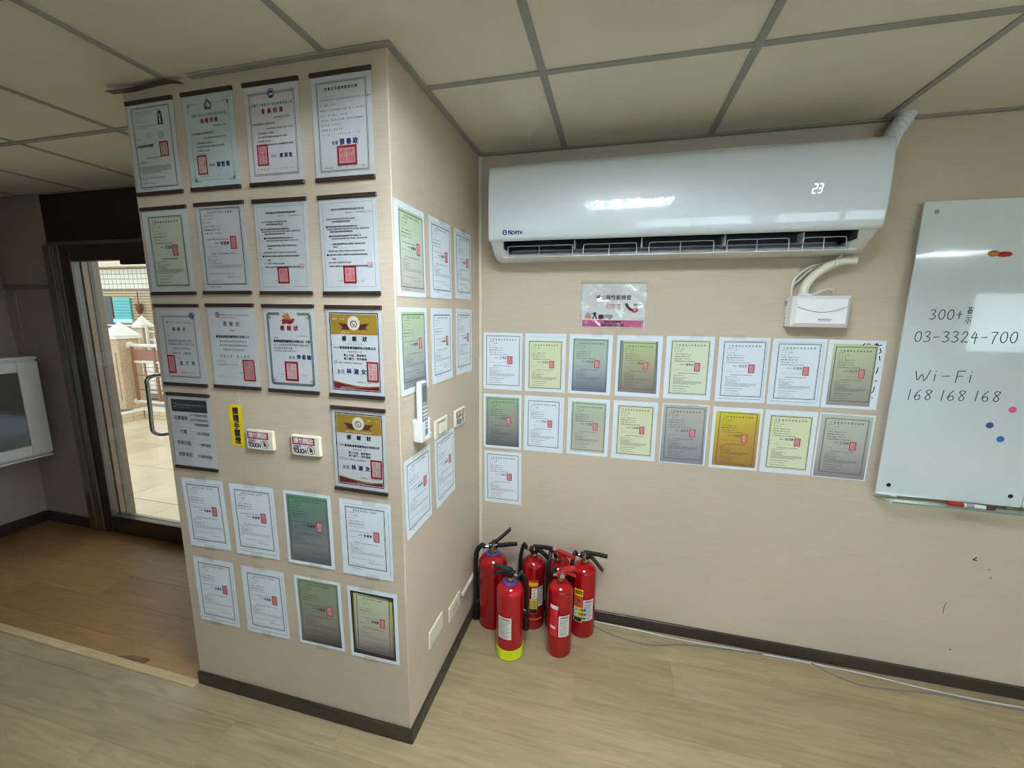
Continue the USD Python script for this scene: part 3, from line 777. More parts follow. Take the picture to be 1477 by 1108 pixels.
cav = [(-.230, 1.975), (-.200, 1.9645), (-.131, 1.9075), (-.150, 1.880), (-.240, 1.90)]
cavity = ext_m([(-.235, 1.967), (-.196, 1.967), (-.19, 2.035), (-.05, 2.045), (-.045, 1.940), (-.124, 1.9065), (-.15, 1.885), (-.24, 1.92)], .178, 1.540)
ends = []
body = m3.Manifold.batch_hull([ext_m([(y * .94 - .002, 2.09 + (z - 2.09) * .96) for y, z in prof], AX0 + .0, AX1 - .0), ext_m(prof, AX0 + .008, AX1 - .008)]) - cavity
part('casing', body, 'ac_body', ac, smooth=25)
lin_ = MB().ext_x([(-.188, 2.033), (-.052, 2.043), (-.048, 1.943), (-.052, 1.943), (-.056, 2.036), (-.186, 2.027)], .179, 1.539).box((.1785, -.19, 1.93), (.181, -.05, 2.04)).box((1.537, -.19, 1.93), (1.5395, -.05, 2.04))
part('outlet_lining', lin_, 'ac_dark', ac)
# cross-flow fins deep in the outlet
fn = MB()
for k in range(54):
    x = .20 + .0247 * k
    fn.ext_x([(-.075, 2.03), (-.058, 2.03), (-.058, 1.99), (-.07, 1.985)], x, x + .002)
part('outlet_vane', fn, 'ac_dark', ac, kind='stuff')
pp = [(-.200, 2.272), (-.217, 2.258), (-.229, 2.232), (-.2355, 2.17), (-.238, 2.09), (-.2370, 2.036), (-.2338, 2.005), (-.2298, 1.982), (-.222, 1.968), (-.210, 1.961), (-.200, 1.960)]
ppi = [(-.2005, 1.966), (-.212, 1.972), (-.2155, 2.0), (-.2155, 2.232), (-.208, 2.25), (-.198, 2.264)]
def loft(profile, st):
    V = []; n = len(profile); P_ = np.array(profile)
    for x, ins in st:
        q = P_.copy(); q[:, 0] = np.minimum(q[:, 0] + ins * np.clip((-.2 - q[:, 0]) / .03, 0, 1.2), q[:, 0] * 0 - .2 + 0 * ins) if ins else q[:, 0]
        q[:, 1] = 2.11 + (q[:, 1] - 2.11) * (1 - ins * .9)
        V.append(np.column_stack([np.full(n, x), q]))
    F = []
    for i in range(len(st) - 1):
        for j in range(n):
            F.append([i * n + j, (i + 1) * n + j, (i + 1) * n + (j + 1) % n, i * n + (j + 1) % n])
    cv, cf = trimesh.creation.triangulate_polygon(Polygon(profile), engine='earcut')
    V = np.vstack(V); F = np.array(F); F = np.vstack([F[:, [0, 1, 2]], F[:, [0, 2, 3]]])
    idx = [int(np.argmin(((P_ - c[:2]) ** 2).sum(1))) for c in cv]; cf = np.array([[idx[a] for a in t] for t in cf])
    return V, np.vstack([F, cf, cf[:, ::-1] + (len(st) - 1) * n])
def fine(p):
    b = bez([(a, c, 0) for a, c in p], 6)
    return [tuple(q[:2]) for q in b]
part('front_panel', loft(fine(pp) + ppi, [(AX0 - .002, .016), (AX0 - .001, .010), (AX0 + .003, .004), (AX0 + .010, 0), (AX1 - .010, 0), (AX1 - .003, .004), (AX1 + .001, .010), (AX1 + .002, .016)]), 'ac_panel', ac, smooth=40)
part('louver_lip', MB().ext_x([(-.141, 1.8985), (-.1405, 1.9015), (-.128, 1.9055), (-.126, 1.9035)], .166, 1.566), 'white_plastic', ac)
for x0, x1 in ((.184, .482), (.530, .757), (.808, 1.062), (1.112, 1.336), (1.384, 1.532)):
    zt = 1.949; r = .012
    lp_ = bez([(x0, -.136, 1.902), (x0, -.134, 1.93), (x0 + .002, -.133, zt - .006), (x0 + r, -.133, zt), ((x0 + x1) / 2, -.133, zt), (x1 - r, -.133, zt), (x1 - .002, -.133, zt - .006), (x1, -.134, 1.93), (x1, -.136, 1.902)], 4)
    gm = MB().tube(lp_, .0024, 6); xm = (x0 + x1) / 2 - .002
    gm.tube([(xm, -.137, 1.902), (xm, -.133, zt)], .0021, 6)
    part('outlet_guard', gm, 'wire_white', ac)
for x in (.492, .776, 1.098, 1.376):
    part('louver_bracket', MB().box((x - .0025, -.160, 1.925), (x + .0025, -.10, 1.966), .001), 'wire_white', ac)
gp = MB()
for k in range(7):
    x0 = .24 + .148 * k
    gp.box((x0, -.200, 2.262), (x0 + .141, -.14, 2.2745), .001)
part('top_grille', gp, 'ac_body', ac)
# glowing 23 and the blue maker's mark on the panel
SEG = dict(a=((0, 1), (1, 1)), b=((1, 1), (1, .5)), c=((1, .5), (1, 0)), d=((0, 0), (1, 0)), e=((0, .5), (0, 0)), f=((0, 1), (0, .5)), g=((0, .5), (1, .5)))
dg = MB()
for k, on in enumerate(('abged', 'abgcd')):
    for s_ in on:
        (xa, ya), (xb, yb) = SEG[s_]; w_, h2 = .0115, .031; sl = .16
        pa = np.array([xa * w_, ya * h2]); pb = np.array([xb * w_, yb * h2]); dd = (pb - pa) / np.linalg.norm(pb - pa); pa = pa + dd * .0008; pb = pb - dd * .0008
        g = LineString([(p[0] + sl * p[1] + 1.355 + k * .0175, p[1]) for p in (pa, pb)]).buffer(.0018, cap_style=2)
        t_ = trimesh.creation.extrude_polygon(g, .0004, engine='earcut'); v = np.array(t_.vertices)
        dg.add(np.column_stack([v[:, 0], -.2379 - v[:, 2], v[:, 1] + 2.086]), t_.faces)
part('temperature_display', dg, 'led', ac, label='glowing white digits 23')
lg = Sheet(.09, .024); f_ = lg.frame(); f_.disc(.13, .5, .12, 'navy', 'maker_mark', inner=.075); f_.stroke([(.06, .62), (.12, .38), (.14, .55), (.2, .4)], .0022, 'navy', 'maker_mark'); f_.text('N', .29, .02, 1.0, 'navy', 'maker_mark', bold=2); f_.text('ORTH', .47, .22, .76, 'navy', 'maker_mark', bold=2)
for key in lg.order:
    V_, F_, _, _ = lg.L[key]; v = np.vstack(V_)
    part('maker_mark', (np.column_stack([v[:, 0] + .228, np.interp(v[:, 1] + 1.992, [1.968, 1.982, 2.005, 2.036], [-.222, -.2298, -.2338, -.2370]) - .0012, v[:, 1] + 1.992]), np.vstack(F_)), 'navy', ac, label='dark blue maker mark')

# wrapped pipe at the upper right end, condensate box below
wp = thing('wrapped_pipe', 'white tape-wrapped pipe rising from the air conditioner into the ceiling', 'pipe')
c_ = bez([(1.642, -.075, 2.20), (1.648, -.072, 2.265), (1.664, -.062, 2.32), (1.696, -.05, 2.375), (1.715, -.045, 2.415)], 12); rr = np.array([.0285 + .002 * math.sin(k * 1.5) for k in range(len(c_))])
part('wrapping', MB().tube(c_, rr, 18), 'wrap', wp, smooth=50)
pb_ = thing('condensate_pump', 'white condensate pump box on the wall under the right end of the air conditioner', 'pump')
part('base_box', MB().box((1.392, -.040, 1.600), (1.603, -.001, 1.729), .005), 'white_plastic', pb_)
part('front_cover', m3.Manifold.batch_hull([m3.Manifold.cube((.209, .038, .127)).translate((1.393, -.0785, 1.601)), m3.Manifold.cube((.180, .002, .098)).translate((1.408, -.0895, 1.617))]), 'white_plastic', pb_)
arc = bez([(1.410, -.0905, 1.683), (1.455, -.0905, 1.668), (1.50, -.0905, 1.662), (1.545, -.0905, 1.668), (1.587, -.0905, 1.684)], 8)
part('cover_seam', MB().tube(arc, .0011, 6), 'grey_cable', pb_); part('pipe_socket', MB().box((1.418, -.062, 1.729), (1.468, -.02, 1.737), .002), 'white_plastic', pb_)
vm = MB()
for z in (1.69, 1.697, 1.704):
    vm.box((1.3915, -.034, z), (1.392, -.008, z + .003))
for z in (1.612, 1.636):
    vm.box((1.3915, -.03, z), (1.392, -.02, z + .003))
part('side_vent', vm, 'ink_black', pb_)
nm = Sheet(.05, .014); nm.frame().text('Maxline', .0, .08, .8, 'ink_black', 'name_mark', bold=1, width=.95); nm.frame().rect(.02, .98, .9, 1.06, 'ink_red', 'name_underline')
nt = thing('name_plate', parent=pb_, xf=place((1.523, -.0900, 1.628), basis=BACK_B)) if 0 else None
for key in nm.order:
    V_, F_, _, _ = nm.L[key]; v = np.vstack(V_)
    part(key[0], (np.column_stack([v[:, 0] + 1.515, np.full(len(v), -.0899), v[:, 1] + 1.632]), np.vstack(F_)), key[1], pb_)
dp = thing('drain_pipe', 'cream drain pipe curving from the air conditioner down to the pump box', 'pipe')
part('tube', MB().tube(bez([(1.606, -.064, 1.868), (1.585, -.062, 1.868), (1.548, -.060, 1.862), (1.508, -.055, 1.842), (1.47, -.05, 1.810), (1.448, -.045, 1.772), (1.444, -.042, 1.737)], 8), .0175, 16), 'pale_conduit', dp, smooth=50)
tie = bez([(1.548, -.081, 1.888), (1.536, -.072, 1.872), (1.530, -.055, 1.852), (1.538, -.04, 1.846), (1.55, -.042, 1.866), (1.552, -.066, 1.886)], 5)
part('cable_tie', MB().tube(tie, .003, 6).box((1.528, -.082, 1.846), (1.539, -.070, 1.860), .001), 'white_plastic', dp)
c1 = thing('thin_white_cable', 'thin white cable arching left of the drain pipe', 'cable')
part('cord', MB().tube(bez([(1.585, -.03, 1.884), (1.53, -.03, 1.870), (1.46, -.03, 1.848), (1.415, -.03, 1.810), (1.404, -.03, 1.77), (1.405, -.03, 1.7295)], 8), .004, 8), 'pale_conduit', c1)
c2 = thing('grey_cable', 'grey cable between the drain pipe and the thin white cable', 'cable')
part('cord', MB().tube(bez([(1.58, -.018, 1.883), (1.51, -.018, 1.862), (1.465, -.018, 1.835), (1.435, -.018, 1.80), (1.412, -.018, 1.775), (1.408, -.018, 1.73)], 8), .0045, 8), 'wrap', c2)
c3 = thing('looped_wire', 'thin looped white wire above the right half of the pump box', 'wire')
part('cord', MB().tube(bez([(1.47, -.03, 1.730), (1.49, -.03, 1.738), (1.51, -.03, 1.752), (1.545, -.028, 1.757), (1.562, -.02, 1.748), (1.565, -.012, 1.733)], 8), .0022, 6).tube(bez([(1.472, -.035, 1.7295), (1.50, -.035, 1.741), (1.53, -.03, 1.756), (1.55, -.028, 1.756)], 8), .002, 6), 'white_plastic', c3)

# ------------------------------------------------------------------ raceway in the corner, sockets, switches
cd = thing('corner_raceway', 'cream cable raceway running down the wall corner to the socket', 'cable raceway')
part('upright', MB().box((.0005, -.0175, 1.230), (.0165, -.0005, H - .004), .002), 'pale_conduit', cd); part('upright', MB().box((.0005, -.0172, .262), (.0168, -.0005, 1.2285), .002), 'pale_conduit', cd)
part('elbow', MB().box((.0005, -.030, .232), (.0175, -.0005, .2615), .003), 'pale_conduit', cd); part('level_run', MB().box((.0005, -.305, .235), (.0155, -.0305, .2525), .002), 'pale_conduit', cd)


def plate(name, label, y0, y1, z0, z1, ins=True):
    t = thing(name, label, 'wall plate', None, place((0, (y0 + y1) / 2, (z0 + z1) / 2), basis=SIDE_B)); w_, h2 = (y1 - y0) / 2, (z1 - z0) / 2
    part('cover_plate', MB().box((-w_, -h2, .0006), (w_, h2, .009), .003), 'cream_plastic', t)
    if ins:
        part('insert', MB().box((-w_ * .55, -h2 * .45, .009), (w_ * .55, h2 * .45, .0105), .001), 'white_plastic', t)
        sl = MB()
        for x in (-.022, -.012, .012, .022):
            sl.box((x - .001, -.004, .0105), (x + .001, .005, .0108))
        part('socket_slot', sl, 'ink_black', t)
    return t


plate('wall_socket', 'cream wall socket at the end of the corner raceway', -.470, -.335, .218, .292)
plate('blank_plate', 'blank cream wall plate low on the column side nearest the front edge', -.677, -.543, .262, .338, False)
sw = thing('rocker_switch', 'cream rocker light switch on the column side beside the remote control', 'light switch', None, place((0, -.521, 1.176), basis=SIDE_B))
part('cover_plate', MB().box((-.062, -.038, .0006), (.062, .038, .010), .003), 'cream_plastic', sw)
part('rocker_gap', MB().box((-.034, -.027, .010), (.034, .027, .0103)), 'ink_grey', sw)
part('rocker', m3.Manifold.batch_hull([m3.Manifold.cube((.062, .044, .004)).translate((-.031, -.022, .0104)), m3.Manifold.cube((.056, .018, .003)).translate((-.028, -.020, .0150))]), 'cream_plastic', sw)


def dont_touch(name, label, pos, basis):
    t = thing(name, label, 'switch cover', None, place(pos, basis=basis)); w_, h2 = .061, .038
    part('cover_plate', MB().box((-w_, -h2, .0006), (w_, h2, .014), .004), 'cream_plastic', t)
    bend = lambda x, y: .0016 * (1 - (x / .055) ** 2)
    s_ = Sheet(.104, .070); f = s_.frame()
    part('sticker', (lambda a: (a[0] - np.array([.006, 0, 0]), a[1]))(paper_mesh(.104, .070, bend, .0003, .0145)), 'label_white', t)
    f.rect(.05, .06, .95, .44, 'sticker_red', 'red_band', 1); f.text('請勿開啟', .5, .085, .32, 'label_white', 'white_lettering', 'c', width=.8, bold=1, res=40, lev=2)
    f.text("DON'T", .08, .47, .20, 'ink_black', 'black_lettering', width=.32, bold=1, res=40); f.text('TOUCH', .07, .64, .29, 'ink_black', 'black_lettering', width=.53, bold=2, res=40)
    f.disc(.79, .70, .150, 'ink_black', 'hand_ring', inner=.132); hand = union_all([Point(.79, .75).buffer(.055)] + [LineString([(.745 + .026 * k, .74), (.742 + .028 * k, .60 - (.03 if k in (1, 2) else 0))]).buffer(.011) for k in range(4)] + [LineString([(.83, .77), (.862, .69)]).buffer(.012)])
    f.poly(hand, 'ink_black', 'hand_mark'); f.stroke([(.72, .56), (.87, .86)], .0022, 'ink_red', 'hand_bar', 3)
    for nm_, mt in s_.order:
        V_, F_, _, lev = s_.L[(nm_, mt)]; v = np.vstack(V_); z = .0150 + .0002 * lev + bend(v[:, 0], 0)
        part(nm_, (np.column_stack([v[:, 0] - .006, v[:, 1], z]), np.vstack(F_)), mt, t)


dont_touch('taped_switch_cover', 'left one of two red and white do-not-touch switch covers on the column front', (-.570, -D, 1.168), BACK_B)
dont_touch('taped_switch_cover', 'right one of two red and white do-not-touch switch covers on the column front', (-.371, -D, 1.164), BACK_B)
dont_touch('taped_switch_cover', 'red and white do-not-touch switch cover on the column side near the wall corner', (0, -.318, 1.172), SIDE_B)
ys = thing('yellow_sticker', 'upright yellow sticker with black lettering on the column front', 'sticker', None, place((-.684, -D, 1.212), rz=0, basis=BACK_B))
part('sticker_base', MB().flat(sbox(-.030, -.081, .030, .081).buffer(-.004).buffer(.004), .0006, .0011), 'sticker_yellow', ys)
s_ = Sheet(.060, .162); f = s_.frame()
for k, ch in enumerate('請隨手關燈'):
    f.text(ch, .5, .065 + .178 * k, .172, 'ink_black', 'black_lettering', 'c', bold=2, res=40)
s_.emit(ys, base=.0009)

# air conditioner remote in its holder
rm = thing('remote_control', 'white remote control with grey face standing in its holder', 'remote control', None, place((.0, -.722, 1.185), basis=SIDE_B))
part('body', MB().box((-.026, .012, .012), (.026, .215, .034), .006), 'white_plastic', rm)
part('face', MB().box((-.021, .018, .034), (.021, .209, .0352), .0005), 'remote_face', rm); part('display', MB().box((-.016, .140, .0352), (.016, .198, .0358)), 'lcd', rm)
for y, xs_ in ((.122, (-.01, .006)), (.108, (-.012, 0, .012)), (.094, (-.012, .0, .012)), (.082, (-.008, .008)), (.066, (-.012, 0, .012)), (.054, (-.012, 0, .012)), (.042, (-.012, 0, .012))):
    for x in xs_:
        part('button', MB().box((x - .0045, y - .0032, .0352), (x + .0045, y + .0032, .0372), .001), 'white_plastic', rm)
hd = thing('remote_holder', 'white plastic holder screwed to the column side under the remote control', 'holder', None, place((0, -.722, 1.185), basis=SIDE_B))
part('back_plate', MB().box((-.034, -.002, .0006), (.034, .078, .009), .003), 'white_plastic', hd)
part('front_lip', MB().box((-.038, -.002, .0375), (-.012, .070, .041), .0015).box((.018, -.002, .0375), (.038, .02, .041), .0015).box((-.012, -.002, .0375), (.018, .008, .041), .0015), 'white_plastic', hd)
part('side_wall', MB().box((-.038, -.002, .009), (-.0285, .074, .0375), .002).box((.0285, -.002, .009), (.038, .074, .0375), .002).box((-.0285, -.002, .009), (.0285, .010, .0375), .002), 'white_plastic', hd)

# ------------------------------------------------------------------ certificates on the walls
POS = {'b11': (0.1261, 1.3977, -0.0022), 'b12': (0.3493, 1.3981, 0.0072), 'b13': (0.5739, 1.3990, -0.0048), 'b14': (0.8030, 1.3989, 0.0033), 'b15': (1.0275, 1.4007, 0.0048), 'b16': (1.2536, 1.4007, 0.0102), 'b17': (1.4708, 1.4003, 0.0064), 'b18': (1.6844, 1.3994, 0.0019), 'b21': (0.1273, 1.0753, 0.0063), 'b22': (0.3495, 1.0775, 0.0002), 'b23': (0.5768, 1.0795, -0.0008), 'b24': (0.8024, 1.0795, 0.0042), 'b25': (1.0304, 1.0805, 0.0023), 'b26': (1.2562, 1.0781, 0.0051), 'b27': (1.4735, 1.0789, 0.0052), 'b28': (1.6875, 1.0786, -0.0065), 'b31': (0.1317, 0.7603, 0.0113), 's11': (-0.7287, 1.8414, 0.0126), 's12': (-0.4826, 1.8472, 0.0174), 's13': (-0.2373, 1.8540, 0.0172), 's21': (-0.7259, 1.5088, 0.0114), 's22': (-0.4811, 1.5108, 0.0072), 's23': (-0.2302, 1.5123, -0.0031), 's31': (-0.7212, 0.9834, 0.0114), 's32': (-0.4727, 0.9860, 0.0138), 'f51': (-0.8852, 0.8261, 0.0252), 'f52': (-0.6457, 0.8274, 0.0131), 'f53': (-0.3951, 0.8294, 0.0018), 'f54': (-0.1514, 0.8262, 0.0020), 'f61': (-0.8806, 0.4776, 0.0073), 'f62': (-0.6327, 0.4772, 0.0141), 'f63': (-0.3766, 0.4804, 0.0114), 'f64': (-0.1399, 0.4786, 0.0066), 'p11': (-0.9153, 2.1993, 0.0055), 'p12': (-0.6643, 2.2006, 0.0013), 'p13': (-0.4114, 2.1999, -0.0054), 'p14': (-0.1572, 2.1986, -0.0021), 'p21': (-0.9092, 1.8496, 0.0068), 'p22': (-0.6604, 1.8521, -0.0007), 'p23': (-0.4113, 1.8498, -0.0039), 'p24': (-0.1559, 1.8485, 0.0021), 'p31': (-0.9060, 1.5066, 0.0044), 'p32': (-0.6589, 1.5093, 0.0006), 'p33': (-0.4114, 1.5078, -0.0029), 'p34': (-0.1559, 1.5055, -0.0068), 'p41': (-0.9025, 1.1692, 0.0057), 'p44': (-0.1585, 1.1632, -0.0078)}
EN1 = 'This is to certify that the person named above has completed the training and passed the examination'
EN2 = 'required by the Act and is hereby registered as a certified broker agent of real estate, valid to the date'
EN3 = 'Ministry of the Interior, Republic of China (Taiwan)'


def cert_estate(f, sign='王鴻源', tx='ink_black', pale='ink_grey'):
    f.border(0, 0, 1, 1, .0025, 'ink_frame', 'printed_border'); f.border(.022, .016, .978, .984, .0007, 'ink_frame', 'printed_border')
    f.text('不動產經紀營業員證明', .5, .062, .034, tx, width=.80, align='c', bold=0, res=24)
    f.text('證書字號第一一二號', .09, .110, .018, pale)
    for v, a, b in ((.145, '姓　　名', '王大明'), (.188, '性　　別', '男')):
        f.text(a, .09, v, .022, pale, width=.11); f.text(b, .24, v, .022, tx)
    f.text('出生年月日：中華民國七十年十月十日', .09, .236, .020, pale, width=.43); f.text('國民身分證統一編號：第二二五號', .09, .279, .021, tx, width=.40, bold=0); f.text('有效期限：至民國一一六年十月二十日', .09, .325, .020, pale, width=.43)
    f.text('依不動產經紀業管理條例第十三條之規定核發本證明', .09, .370, .019, pale, width=.56)
    f.text('理事長', .26, .430, .024, pale); f.text(sign, .40, .415, .052, tx, 'signature', width=.215, res=36)
    f.seal(.635, .405, .785, .562, '業管仲介公會訓練')
    f.text('中華民國一一二年九月十五日', .10, .530, .017, pale, width=.50)
    f.text('Real Estate Broker Training Certificate', .23, .592, .024, tx, width=.52, bold=0)
    for v, a, w_ in ((.632, 'Name: Wang, Da Ming', .28), (.658, 'Sex: M', .09), (.682, 'Date of Birth: October 10, 1981', .37), (.706, 'ID No.: H123456789', .26), (.728, 'Valid until: October 20, 2027', .30)):
        f.text(a, .10, v, .021, pale, width=w_)
    for v, a, w_ in ((.754, EN1, .76), (.777, EN2, .75), (.800, EN3 + ' Training', .60)):
        f.text(a, .10, v, .019, pale, width=w_)
    f.text(EN3, .10, .845, .021, pale, width=.45); f.text('Director  Wang H. Y.', .11, .885, .026, tx, width=.36); f.text('Date of Issue: September 15, 2023', .10, .935, .021, pale, width=.38)


def cert_rental(f, sign='徐國勇', tx='ink_black', pale='ink_grey'):
    f.border(0, 0, 1, 1, .0027, 'ink_frame', 'printed_border'); f.border(.026, .018, .974, .982, .0008, 'ink_frame', 'printed_border')
    f.text('租賃住宅管理人員證書', .5, .040, .030, tx, width=.62, align='c', bold=0, res=24)
    f.text('(109)登字第Ｄ二三號', .08, .085, .019, pale, width=.26)
    for v, a, b in ((.128, '姓　　名', '林大明'), (.172, '性　　別', '男')):
        f.text(a, .08, v, .021, pale, width=.10); f.text(b, .21, v, .021, tx)
    f.text('出生年月日：中華民國七十年十月十日', .08, .222, .019, pale, width=.42); f.text('國民身分證統一編號：第二二五號', .08, .266, .021, tx, width=.38); f.text('有效期限：至民國一一三年十月二十日', .08, .312, .019, pale, width=.42)
    f.seal(.70, .365, .850, .530, '內政部印證書專用')
    f.text('依租賃住宅市場發展及管理條例之規定核發本證書', .10, .392, .018, pale, width=.55)
    f.text('內政部部長', .30, .440, .020, pale, width=.12); f.text(sign, .445, .430, .046, tx, 'signature', width=.225, bold=1, res=48)
    f.text('中華民國一○九年九月十五日', .09, .490, .016, pale, width=.44)
    f.text('Rental Housing Manager Certificate', .5, .572, .026, tx, align='c', width=.62, bold=0)
    for v, a, w_ in ((.612, 'Name: Lin, Da Ming', .24), (.636, 'Sex: M', .08), (.660, 'Date of Birth: October 10, 1981', .33), (.684, 'ID No.: H123456789', .22), (.706, 'Certificate No.: 1090223', .32)):
        f.text(a, .09, v, .020, pale, width=w_)
    f.text(EN1, .09, .733, .018, pale, width=.84); f.text(EN2, .09, .756, .018, pale, width=.84); f.text('Act.', .09, .780, .018, pale)
    f.text('Minister of the Interior, Republic of China, Taiwan', .09, .842, .020, pale, width=.63); f.text('Minister  Hsu K. Y.', .55, .885, .026, tx, width=.36); f.text('Date of Issue: Sep. 15, 2020', .09, .940, .020, pale, width=.34)
    f.text('有效期限三年期滿應換發證書', .09, 1.02, .016, pale, width=.28)


def mk_bend(seed, amp=.0016, curl=0.):
    r = random.Random(seed); ph = [r.uniform(0, 6.28) for _ in range(3)]; cs_ = r.choice((-1, 1))
    return lambda x, y: amp * (.5 + .22 * np.sin(28 * x + ph[0]) + .22 * np.sin(21 * y + ph[1] + 9 * x)) + curl * np.clip((-y - .06) / .09, 0, 1) ** 2 * (.35 + .65 * np.clip(cs_ * x / .1 * .5 + .5, 0, 1))


FULL = [(0, 0), (1, 0), (1, 1), (0, 1)]
def Q(x0, y0, x1, y1):
    return [(x0, y0), (x1, y0), (x1, y1), (x0, y1)]


